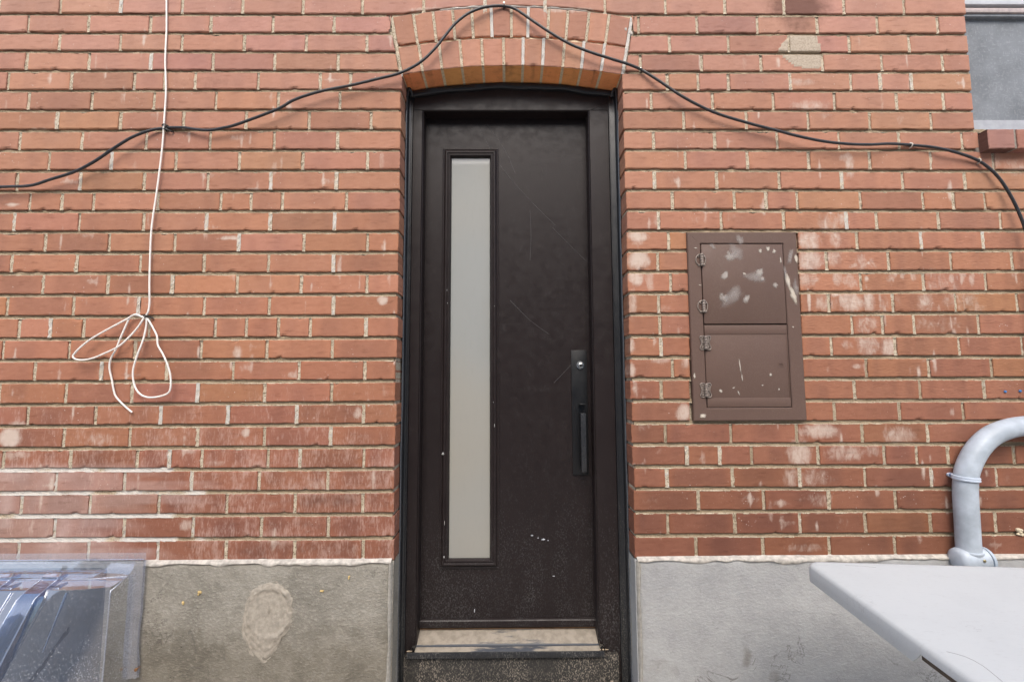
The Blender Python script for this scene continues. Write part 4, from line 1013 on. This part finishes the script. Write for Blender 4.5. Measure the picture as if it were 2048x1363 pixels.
# white wire
ww = [(338,-760),(331,-520),(336,-300),(334,-90),(333.5,-40),(333,0),(333,60),(330.5,120),(332,180),(328.5,240),(325,290),(318,350),(311,400),(305,440),(301.5,480),(299,560),(299,605),(296,624),(291,632)]
wtail = [(291,632),(285,634),(276,629.5),(268,629),(255,637),(240,645),(205,664),(180,679),(160,695),(148,708),(146,713),(151,718),(166,719.5),(185,716),(205,708),(236,693),(258,674),(275,655),(287,637),(291,631)]
wl2 = [(291,631),(293,640),(292,655),(286,680),(275,709),(267,735),(266,755),(271,775),(281,788),(296,794),(315,793),(334,787),(341,776),(341,752),(336,732),(326,708),(316,690),(314,672),(306,655),(297,640),(292,634)]
wt2 = [(286,633),(268,630),(259,636),(250,655),(240,678),(232,698),(222,716),(219,735),(224,760),(228,782),(233,794),(248,810),(264,824)]
M_WIRE = mat_plain("white_wire", (.80, .76, .70, 1), .5, 0, .05)
mb = MB()
def wy_(a, b): return lambda P, s: a + b*np.sin(s*math.pi) + .0015*np.sin(s*23)
mb.tube(toward(dense(ww, lambda P, s: -.006 - .006*np.abs(np.sin(s*5)), .006)), .0031, 8)
mb.tube(toward(dense(wtail, wy_(-.012, -.016), .005)), .0031, 8)
mb.tube(toward(dense(wl2, wy_(-.012, -.012), .005)), .0031, 8)
mb.tube(toward(dense(wt2, lambda P, s: -.010 - .004*np.sin(s*6), .005)), .0031, 8)
w = mb.build("white_wire", M_WIRE, None, 80); tag(w, "thin white wire hanging down the bricks, its loose end tied in loops", "wire")
p = at(292, 633, -.012); mb = MB()
mb.tube(catmull([(p[0] - .014, -.006, p[2] + .001), (p[0] - .005, -.017, p[2] + .005), (p[0] + .006, -.017, p[2] + .003), (p[0] + .015, -.006, p[2] - .001), (p[0] + .020, -.003, p[2] - .004)], .003), .0022, 7)
mb.tube(catmull([(p[0] - .010, -.006, p[2] - .005), (p[0] + .001, -.018, p[2] - .001), (p[0] + .012, -.012, p[2] - .003), (p[0] + .022, -.004, p[2] - .006)], .003), .0022, 7)
tag(mb.build("wire_tie", M_CLIP, None, 70), "dark wire tie bunching the loops of the white wire", "wire tie")

# ------------------------------------------------------------------ conduit
con = tag(empty("conduit", (X(1936, 1112), -.04, Z(1936, 1125))), "fat grey plastic conduit bending up the brick wall at the right edge", "conduit")
M_PVC = mat_plain("grey_pvc", (.45, .505, .56, 1), .45, 0, .14, .0003, 12)
cy = -.040
cp = [(1936,1112),(1937,1097),(1933.5,1035),(1930.5,985),(1932,951),(1937,932),(1946,912),(1957,895),(1970,881),(1986,869),(2005,860.5),(2026,854.5),(2050,851),(2080,849.5),(2160,849),(2300,849)]
pp = catmull([(X(u, v, cy), cy, Z(u, v, cy)) for u, v in cp], .012)
pp = np.vstack([pp, [pp[-1] + np.array([.04, .008, -.002]), pp[-1] + np.array([.07, .035, -.004]), pp[-1] + np.array([.08, .09, -.004])]])
mb = MB(); mb.tube(pp, .0345, 24); mb.build("pipe", M_PVC, con, 80)
bx, bz_ = at2(1938, 1102, cy)
mb = MB(); mb.lathe([(.034, -.004), (.0385, -.003), (.0395, 0), (.0385, .004), (.035, .0055)], (bx, cy, bz_), 'z', 32); mb.build("collar", M_PVC, con, 50)
mb = MB(); z_ = bz_ - .026
mb.lathe([(.004, -.052), (.024, -.051), (.036, -.044), (.040, -.030), (.040, .036), (.041, .038), (.041, .0415)], (bx, cy, z_), 'x', 32)
mb.lathe([(.036, .026), (.038, .0), (.040, -.01)], (bx, cy, z_), 'z', 32)
fit = mb.build("elbow_fitting", M_PVC, con, 50)
mb = MB(); mb.lathe([(.041, .0), (.042, .002), (.042, .008), (.038, .012), (.003, .0145)], (bx + .043, cy - .004, z_), 'x', 32); cover = mb.build("cover_cap", mat_plain("grey_pvc_cap", (.39, .45, .51, 1), .4, 0, .05), con, 50)
mb = MB(); q = at(1972, 1122, cy - .045); mb.lathe([(.004, .0), (.005, -.003), (.003, -.005), (.0005, -.0055)], (q[0], q[1] + .006, q[2]), 'y', 14); mb.build("screw", mat_plain("brass_screw", (.40, .33, .18, 1), .35, .8), con, 40)
# strap
mb = MB(); s0 = at(1897, 949, -.006); q0 = at(1930, 953, cy)
pts = [(s0[0] - .004, -.004, s0[2] + .001), (s0[0] + .014, -.005, s0[2] - .001)]
for a in np.linspace(-20, 195, 16):
    t = rad(a); pts.append((q0[0] - .038*math.cos(t), cy - .038*math.sin(t), q0[2] + .001 - .010*(a + 20)/215))
P = catmull(pts, .004); T_ = np.gradient(P, axis=0); T_ /= np.linalg.norm(T_, axis=1)[:, None]
N_ = np.cross(T_, np.array([0, 0, 1.0])); N_ /= np.linalg.norm(N_, axis=1)[:, None]
wd = np.interp(np.linspace(0, 1, len(P)), [0, .02, .06, .3, 1], [.003, .007, .0085, .0075, .0075])
sec = [(-1, .0), (-.9, .0022), (-.3, .0026), (-.2, .0012), (.2, .0012), (.3, .0026), (.9, .0022), (1, 0)]
mb.grid(np.array([[P[i] + np.array([0, 0, 1.0])*wd[i]*a + N_[i]*-b for a, b in sec] for i in range(len(P))]))
mb.grid(np.array([[P[i] + np.array([0, 0, 1.0])*wd[i]*a + N_[i]*b for a, b in sec] for i in range(len(P))]))
stp = mb.build("strap", mat_plain("pale_pvc_strap", (.56, .63, .72, 1), .4, 0, .05), con, 50)
M_BLUE = mat_plain("blue_screw", (.05, .13, .33, 1), .4, .3)
mb = MB(); q = at(1902, 949, -.009); mb.lathe([(.0045, .004), (.0045, -.001), (.003, -.0032), (.0005, -.0036)], (q[0], -.008, q[2]), 'y', 14); mb.build("strap_screw", M_BLUE, con, 40)

# small blue anchors, foam blobs
for i, (u, v) in enumerate([(2011, 782.5), (2041, 781.5)]):
    q = at(u, v, -.002); mb = MB(); mb.lathe([(.0030, .012), (.0042, .0), (.0046, -.0015), (.0040, -.0035), (.0016, -.004), (.0012, -.002), (.0005, -.0015)], (q[0], 0, q[2]), 'y', 12)
    tag(mb.build("wall_anchor", mat_plain("blue_anchor", (.06, .22, .52, 1), .5), None, 40), ["blue plastic wall anchor in a brick, further from the photo edge", "blue plastic wall anchor in a brick, nearest the photo edge"][i], "wall anchor", "blue wall anchors above the conduit")
q = at(2040, 1064, -.008); mb = MB()
for dx, dz, r in ((0, .008, .008), (.006, .0, .007), (.0, -.008, .006), (.010, .006, .007), (.012, -.010, .007)):
    bm = bmesh.new(); bmesh.ops.create_icosphere(bm, subdivisions=2, radius=r)
    for w_ in bm.verts: w_.co = Vector((q[0] + dx + w_.co.x*1.2, -.002 + w_.co.y*.8, q[2] + dz + w_.co.z*.8)) + Vector(rng.normal(0, .0006, 3))
    mb.bm(bm)
tag(mb.build("foam_lump", mat_plain("cream_foam", (.62, .53, .38, 1), .8, 0, .12, .001, 120), None, 70), "cream lump of dried foam stuck on bricks beside the conduit", "foam")
fo = [(397,1185,.006,.008,"tallest yellow foam crumb on the brownish foundation"),(365,1207,.005,.006,"yellow foam crumb lowest and furthest left on the foundation"),(642,1181,.006,.005,"yellow foam crumb just right of the round mortar patch"),(698,1155,.005,.007,"yellow foam crumb nearest the door, under the brick edge")]
for (u, v, a, b, lab) in fo:
    q = at(u, v, -.016); mb = MB()
    for _ in range(4):
        bm = bmesh.new(); bmesh.ops.create_icosphere(bm, subdivisions=2, radius=1); dx, dz = rng.normal(0, .35, 2); k = rng.uniform(.45, .7)
        for w_ in bm.verts: w_.co = Vector((q[0] + dx*a + w_.co.x*a*k, -.013 + w_.co.y*.004, q[2] + dz*b + w_.co.z*b*k))
        mb.bm(bm)
    tag(mb.build("foam_crumb", mat_plain("yellow_foam", (.62, .45, .19, 1), .7, 0, .12, .001, 160), None, 70), lab, "foam crumb", "yellow foam crumbs on the foundation")

# ------------------------------------------------------------------ folding table
TZ = .745
def onz(u, v, z):
    d = FW*F + (u - 1024)*RT - (v - 681.5)*UP
    return CAM + d*((z - CAM[2])/d[2])
c0 = onz(1611, 1119, TZ); e0 = onz(1880, 1345, TZ); e1 = onz(2048, 1131, TZ)
du = (e1 - c0); du[2] = 0; du /= np.linalg.norm(du)           # along the far edge, to the right
c0 = c0 + du*(float((onz(1656, 1157, TZ - .005) - c0).dot(du)) - .002); dv = np.array([du[1], -du[0], 0.0])                           # towards the alley
table = tag(empty("folding_table", tuple(c0 + du*.6 + dv*.38 - np.array([0, 0, TZ]))), "white plastic folding table in front of the grey foundation, lower right", "table")
tl, tw = 1.22, .76
M_TAB = NT("white_table_plastic"); n1 = M_TAB.noise(300, 3, .6); n2 = M_TAB.noise(7, 4)
tb = M_TAB.mix(M_TAB.ramp(n2, .35, .7, 0, .6), (.49, .518, .522, 1), (.455, .482, .487, 1))
sc1 = M_TAB.noise(4, 5, .7, M_TAB.scaled(1, 3, 1, (0, 0, .6)), 1.5); sm1 = M_TAB.ramp(M_TAB.math('ABSOLUTE', M_TAB.math('SUBTRACT', sc1, .5)), .010, 0, 0, .5)
tb = M_TAB.mix(M_TAB.math('MULTIPLY', sm1, M_TAB.ramp(M_TAB.noise(9, 3), .5, .65)), tb, (.30, .31, .32, 1))
gr_ = M_TAB.noise(60, 5, .7, M_TAB.scaled(1, 2.5, 1, (0, 0, .5))); tb = M_TAB.mix(M_TAB.ramp(gr_, .54, .76, 0, .42), tb, (.36, .365, .365, 1))
M_TAB = M_TAB.fin(tb, .55, None, M_TAB.bump(n1, .0008, .35), .35)
TH = .046
def outline(r, inset, n=8):
    pts = []
    for (cx_, cy_, a0) in ((r, r, 180), (tl - r, r, 270), (tl - r, tw - r, 0), (r, tw - r, 90)):
        for a in np.linspace(a0, a0 + 90, n):
            pts.append((cx_ + (r - inset)*math.cos(rad(a)), cy_ + (r - inset)*math.sin(rad(a))))
        if a0 == 90:                                             # extra stations down the left edge
            for b in np.linspace(tw - r - .01, r + .01, 60): pts.append((inset, b))
    return pts
BN = float((onz(1852, 1323, TZ - .046) - c0).dot(dv))                 # where the skirt steps up
lev = [(.020, 0), (.009, -.0008), (.003, -.004), (.0, -.010), (-.001, -.030), (.0, -TH), (.003, -TH - .001), (.004, -TH + .004), (.006, -.012)]
rows = []
for ins, z in lev:
    o_ = outline(.038, ins, 9); o_ = o_ + o_[:1]
    row = []
    for a_, b_ in o_:
        k_ = np.clip((b_ - BN)/.022, 0, 1)*(a_ < .08); k_ = k_*k_*(3 - 2*k_)
        row.append(c0 + du*a_ + dv*b_ + np.array([0, 0, z if z > -.011 else z + (-.011 - z)*k_*(.72 if z < -.031 else .5)]))
    rows.append(row)
rows = np.array(rows)
mb = MB(); mb.grid(rows)
k0 = mb.n; o_ = outline(.038, .020, 9); mb.add([c0 + du*a + dv*b for a, b in o_], [tuple(range(len(o_)))])
o_ = outline(.038, .008, 9); mb.add([c0 + du*a + dv*b + np.array([0, 0, -.014]) for a, b in o_], [tuple(range(len(o_)))])
mb.build("tabletop", M_TAB, table, 50)
def bar(mb, a0, a1, b0, b1, z0, z1):
    V = [c0 + du*a + dv*b + np.array([0, 0, z]) for z in (z0, z1) for a, b in ((a0, b0), (a1, b0), (a1, b1), (a0, b1))]
    mb.add(V, [(0, 1, 2, 3), (4, 5, 6, 7)] + [(i, (i + 1) % 4, 4 + (i + 1) % 4, 4 + i) for i in range(4)])
mb = MB(); bar(mb, .014, .05, BN + .004, tw - .06, -.040, -.0145); mb.build("rail", mat_plain("brown_rail", (.10, .075, .055, 1), .6), table)
for pts_ in ([(1893,1302),(1930,1312),(1965,1330),(2005,1362)], [(1690,1130),(1720,1131),(1752,1134)]):
    cu_ = catmull([tuple(onz(u, v, TZ)) for u, v in pts_], .01); cu_[:, 2] = TZ - .0001
    mb = MB(); mb.tube(cu_, .0006, 5); mb.build("scratch", mat_plain("table_scratch", (.30, .30, .30, 1), .8), table, 80)
M_LEG = mat_plain("grey_table_leg", (.22, .21, .20, 1), .4, .6)
def tw_(a, b, z): return c0 + du*a + dv*b + np.array([0, 0, z])
for a in (.42, tl - .30):
    mb = MB(); mb.tube(catmull([tw_(a, .08, -.02), tw_(a, .08, -.06), tw_(a, .09, -TZ + .05), tw_(a, .09, -TZ)], .03), .0125, 10)
    mb.tube(catmull([tw_(a, tw - .08, -.02), tw_(a, tw - .08, -.06), tw_(a, tw - .09, -TZ + .05), tw_(a, tw - .09, -TZ)], .03), .0125, 10)
    mb.tube([tw_(a, .09, -TZ + .12), tw_(a, tw - .09, -TZ + .12)], .009, 8)
    mb.build("leg", M_LEG, table, 60)

# ------------------------------------------------------------------ basement window and its cover
M_WELL = mat_plain("dark_basement_pane", (.030, .036, .052, 1), .45, 0, .3, .0003, 14)
bw = tag(empty("basement_window", (-1.9, 0.05, 0)), "dark basement window seen through the clear well cover, lower left", "window")
mb = MB(); mb.box(-2.5, HX1 - .005, .06, .08, -.02, .612); mb.build("window_pane", M_WELL, bw)
mb = MB(); mb.box(HX1 - .06, HX1 - .031, .03, .059, 0, .596, .002); mb.box(-2.5, HX1 - .061, .032, .059, .566, .596, .002); mb.build("window_frame", mat_plain("dark_blue_frame", (.05, .06, .085, 1), .5), bw, 30)
cov = tag(empty("well_cover", (-1.9, 0, 0)), "clear ribbed plastic window well cover fixed on the wall, lower left", "window well cover")
def mat_clear(name, tint, dustamt, dcol=(.36, .37, .36, 1), lowz=None):
    m = NT(name); nt = m.t
    tr = m.n("ShaderNodeBsdfTransparent"); tr.inputs[0].default_value = tint
    gls = m.n("ShaderNodeBsdfGlossy"); gls.inputs["Roughness"].default_value = .07; gls.inputs[0].default_value = (.95, .97, 1, 1)
    di = m.n("ShaderNodeBsdfDiffuse")
    ge = m.n("ShaderNodeNewGeometry"); vm = m.n("ShaderNodeVectorMath"); vm.operation = "DOT_PRODUCT"
    wv = m.noise(6, 3, .5); bp = m.bump(wv, .012, .25)
    nt.links.new(bp, gls.inputs["Normal"]); nt.links.new(bp, vm.inputs[0]); nt.links.new(ge.outputs["Incoming"], vm.inputs[1])
    fr_ = m.math("ADD", m.math("MULTIPLY", m.math("POWER", m.math("SUBTRACT", 1.0, m.math("ABSOLUTE", vm.outputs["Value"]), True), 3.0), .9), .075)
    n2 = m.noise(260, 4, .7, m.scaled(1, 1, .8)); n3 = m.noise(5, 4, .6)
    k = m.math('ADD', n2, m.math('MULTIPLY', m.math('SUBTRACT', n3, .5), .35))
    if lowz:
        sep = m.n("ShaderNodeSeparateXYZ"); nt.links.new(m.co, sep.inputs[0]); k = m.math('ADD', k, m.ramp(sep.outputs[2], lowz[0], lowz[1], .10, -.02))
    du_ = m.math('ADD', m.ramp(k, .50, .68, 0, dustamt), .12)
    nt.links.new(m.mix(m.ramp(n2, .5, .8), dcol, (.5, .48, .42, 1)), di.inputs[0])
    m1 = m.n("ShaderNodeMixShader"); nt.links.new(du_, m1.inputs[0]); nt.links.new(tr.outputs[0], m1.inputs[1]); nt.links.new(di.outputs[0], m1.inputs[2])
    m2 = m.n("ShaderNodeMixShader"); nt.links.new(m.math('MULTIPLY', fr_, 2.2, True), m2.inputs[0]); nt.links.new(m1.outputs[0], m2.inputs[1]); nt.links.new(gls.outputs[0], m2.inputs[2])
    nt.links.new(m2.outputs[0], m.out.inputs[0]); return m.m
M_COV = mat_clear("clear_cover_plastic", (.84, .88, .96, 1), .5, (.42, .46, .54, 1), (.15, .5))
M_FLG = mat_clear("clear_flange_plastic", (.90, .92, .98, 1), .42, (.50, .52, .60, 1))
M_SIDE = mat_clear("dusty_side_plastic", (.90, .92, .96, 1), .65, (.52, .53, .54, 1))
M_RIB = mat_clear("rib_plastic", (.50, .58, .74, 1), .22, (.16, .20, .28, 1))
XS_, XL_ = X(262, 1250, -.022), -2.55
def onx(u, v):
    d = FW*F + (u - 1024)*RT - (v - 681.5)*UP; p = CAM + d*((XS_ - CAM[0])/d[0]); return -float(p[1]), float(p[2])
(o_a, z_a), (o_b, z_b), (o_c, z_c) = onx(255, 1151), onx(222, 1173), onx(205, 1363)                          # side face, far end
ztop = Z(280, 1104, -.02); zr_ = z_a
xfl = X(288, 1200, -.018); zfb = Z(285, 1352, -.018)
# flange: top strip and right strip, one bent sheet
mb = MB(); T_ = .002
mb.grid(np.array([[(x_, -.0215, z__) for x_ in np.linspace(XL_, xfl, 30)] for z__ in (Z(200, 1120, -.02), ztop)]))
zz_ = np.linspace(zfb, Z(200, 1120, -.02) - .0005, 30); wv = snoise(30, .0016, 5)
prof = [(XS_ - .004, -.040), (XS_ + .012, -.030), (XS_ + .020, -.026), (XS_ + .026, -.032), (XS_ + .032, -.026), (xfl - .010, -.022), (xfl, -.0225)]
for off in (0,): mb.grid(np.array([[(x_ + wv[i]*(.5 if j < 6 else 1), y_ + off + wv[i]*.6, z__) for j, (x_, y_) in enumerate(prof)] for i, z__ in enumerate(zz_)]))
fg = mb.build("flange", M_FLG, cov, 60)
# dome
def out_(s, t):
    """distance from the wall at s metres left of the side face, t metres under the ridge"""
    tb = z_a - z_b; sl = (o_c - o_b)/(z_b - z_c) + .80*(1 - np.exp(-s/.16))
    return o_a + (o_b - o_a)*np.clip(t/tb, 0, 1) + sl*np.maximum(t - tb, 0) + .02*np.clip(s/.1, 0, 1)
ss = np.concatenate([np.linspace(0, .02, 4), np.linspace(.04, 1.1, 50)]); tb_ = z_a - z_b; ts = np.concatenate([[0, tb_*.15, tb_*.5, tb_*.9, tb_, tb_ + .004], np.linspace(tb_ + .02, .62, 30)])
SS, TT = np.meshgrid(ss, ts)
for off in (0.0,):
    mb = MB(); mb.grid(np.stack([XS_ - SS, -out_(SS, TT) + off, zr_ - TT], -1))
    xs = XS_ - ss
    mb.grid(np.array([np.stack([xs, np.full(len(xs), -.0195), np.full(len(xs), Z(200, 1121, -.02))], -1), np.stack([xs, -.030 + 0*xs, np.full(len(xs), zr_ + .012)], -1), np.stack([xs, -out_(ss, 0*ss), np.full(len(xs), zr_)], -1)]))
    shell = mb.build("cover_shell", M_COV, cov, 50)
mb = MB(); tt = np.linspace(0, .62, 30)
mb.grid(np.array([np.stack([np.full(30, XS_ + .0005 + .006*k_), -.0225 - (out_(0*tt, tt) - .0225)*(1 - k_), zr_ - tt], -1) for k_ in np.linspace(0, 1, 5)]))
mb.build("side_wall", M_SIDE, cov, 60)
# narrow creases pressed into the dome between the ribs
for xc_ in (X(140, 1172, -.13), X(30, 1172, -.13)):
    s_ = XS_ - xc_; tq = np.linspace(tb_ + .006, .16, 16); mb = MB(); mb.tube(np.stack([np.full(16, xc_) , -out_(max(s_, 0) + 0*tq, tq) - .001, zr_ - tq], -1), np.linspace(.004, .0012, 16), 6); mb.build('crease', M_RIB, cov, 80)
# bright rolled edges
mb = MB(); mb.tube(np.stack([XS_ - ss, -out_(ss, 0*ss) - .001, np.full(len(ss), zr_)], -1), .0022, 8)
mb.tube(np.stack([np.full(30, XS_), -out_(0*tt, tt) - .0008, zr_ - tt], -1), .0022, 8); mb.tube([(XL_, -.0225, Z(200, 1118, -.02)), (XS_ + .03, -.0225, Z(200, 1118, -.02))], .0016, 8)
M_EDGE = mat_clear("edge_plastic", (.9, .93, 1, 1), .45, (.62, .66, .72, 1)); mb.build("rolled_edge", M_EDGE, cov, 80)
for xr in (X(104, 1145, -.09), X(10, 1145, -.09), -2.08, -2.32):
    s_ = XS_ - xr
    mb = MB(); tr_ = np.concatenate([[-.020, -.018], np.linspace(-.010, .6, 40)])
    rows = []
    for t_ in tr_:
        tc = max(t_, 0); w_ = .034
        o1 = [out_(max(s_ + a, 0), tc) for a in (w_, w_*.8, -w_*.8, -w_)]
        hgt = .026 if t_ > -.019 else .004
        rows.append([(xr - w_, -o1[0] + .001, zr_ - t_), (xr - w_*.8, -o1[1] - hgt, zr_ - t_), (xr + w_*.8, -o1[2] - hgt, zr_ - t_), (xr + w_, -o1[3] + .001, zr_ - t_)])
    mb.grid(np.array(rows)); rib = mb.build("rib", M_RIB, cov, 40)
    for j_ in (1, 2):
        mb = MB(); mb.tube(np.array([r_[j_] for r_ in rows[1:]]), .0019, 6); mb.build("rib_edge", M_EDGE, rib, 80)
mb = MB(); q = at(273, 1337, -.026); mb.lathe([(.003, .02), (.003, -.004), (.0055, -.0045), (.005, -.007), (.001, -.008)], (q[0], -.024, q[2]), 'y', 12); mb.build("screw", mat_plain("rusty_screw", (.32, .16, .07, 1), .6, .4), cov, 40)

# ------------------------------------------------------------------ step, ground, house across the alley
STEP = .128
mb = MB(); mb.box(JL + .004, JR - .004, -.34, .0915, -.02, STEP, .006)
M_STEP = mat_concrete("concrete_step", (.36, .34, .30, 1), (.28, .26, .23, 1), .3, (.45, .42, .36, 1))
tag(mb.build("door_step", M_STEP, None, 30, True), None, None, None, "structure")
for i, (u, v, a) in enumerate([(1075, 1362, .028), (1222, 1352, .018), (868, 1360, .012)]):
    q = at(u, v, .08); bm = bmesh.new(); bmesh.ops.create_icosphere(bm, subdivisions=3, radius=1)
    for w_ in bm.verts:
        k = 1 + .18*math.sin(w_.co.x*5 + i) + .12*math.sin(w_.co.z*7 + 2*i)
        w_.co = Vector((q[0] + w_.co.x*a*k, .068 + w_.co.y*.018*k, STEP + .003 + w_.co.z*(.014 if i != 1 else .024)*k))
    mb = MB(); mb.bm(bm)
    tag(mb.build("rubble_piece", mat_plain("pale_rubble" if i == 0 else "tan_rubble", (.52, .50, .47, 1) if i == 0 else (.42, .31, .24, 1), .95, 0, .2, .003, 70), None, 70), ["pale flat rubble lump on the step, middle of the door base", "tan wedge of rubble in the corner right of the kick board", "small tan pebble at the left foot of the kick board"][i], "rubble", "rubble on the door step")
mb = MB(); mb.grid(np.array([[(-40, -40, 0), (40, -40, 0)], [(-40, 40, 0), (40, 40, 0)]])); tag(mb.build("ground", mat_concrete("alley_concrete", (.53, .49, .43, 1), (.46, .43, .385, 1), .3, (.56, .53, .47, 1)), None, None, True), None, None, None, "structure")
nb = tag(empty("neighbour_house", (0, -6.0, 0)), "pale sided house across the alley, facing the brick wall", "house")
mb = MB(); yb = -6.0; zz = []
prof = []
for i in range(40):
    prof += [(yb + .012, i*.13), (yb, i*.13 + .128)]
mb.extrude_x(prof[::-1], -7, 7, 1, False); mb.build("siding", mat_plain("pale_siding", (.55, .53, .49, 1), .6, 0, .05), nb)
mb = MB(); mb.box(-7, 7, yb - 6, yb - .02, 0, 5.19); mb.build("house_body", mat_plain("house_body", (.5, .48, .45, 1), .8), nb)
mb = MB(); mb.box(-.62, .30, yb + .015, yb + .05, 1.55, 2.75, .004); fr_ = mb.build("window_frame", mat_plain("white_frame", (.7, .7, .7, 1), .5), nb)
mb = MB(); mb.box(-.54, .22, yb + .051, yb + .055, 1.63, 2.67); mb.build("window_pane", M_WELL, nb)
# the brick house carries on above the frame
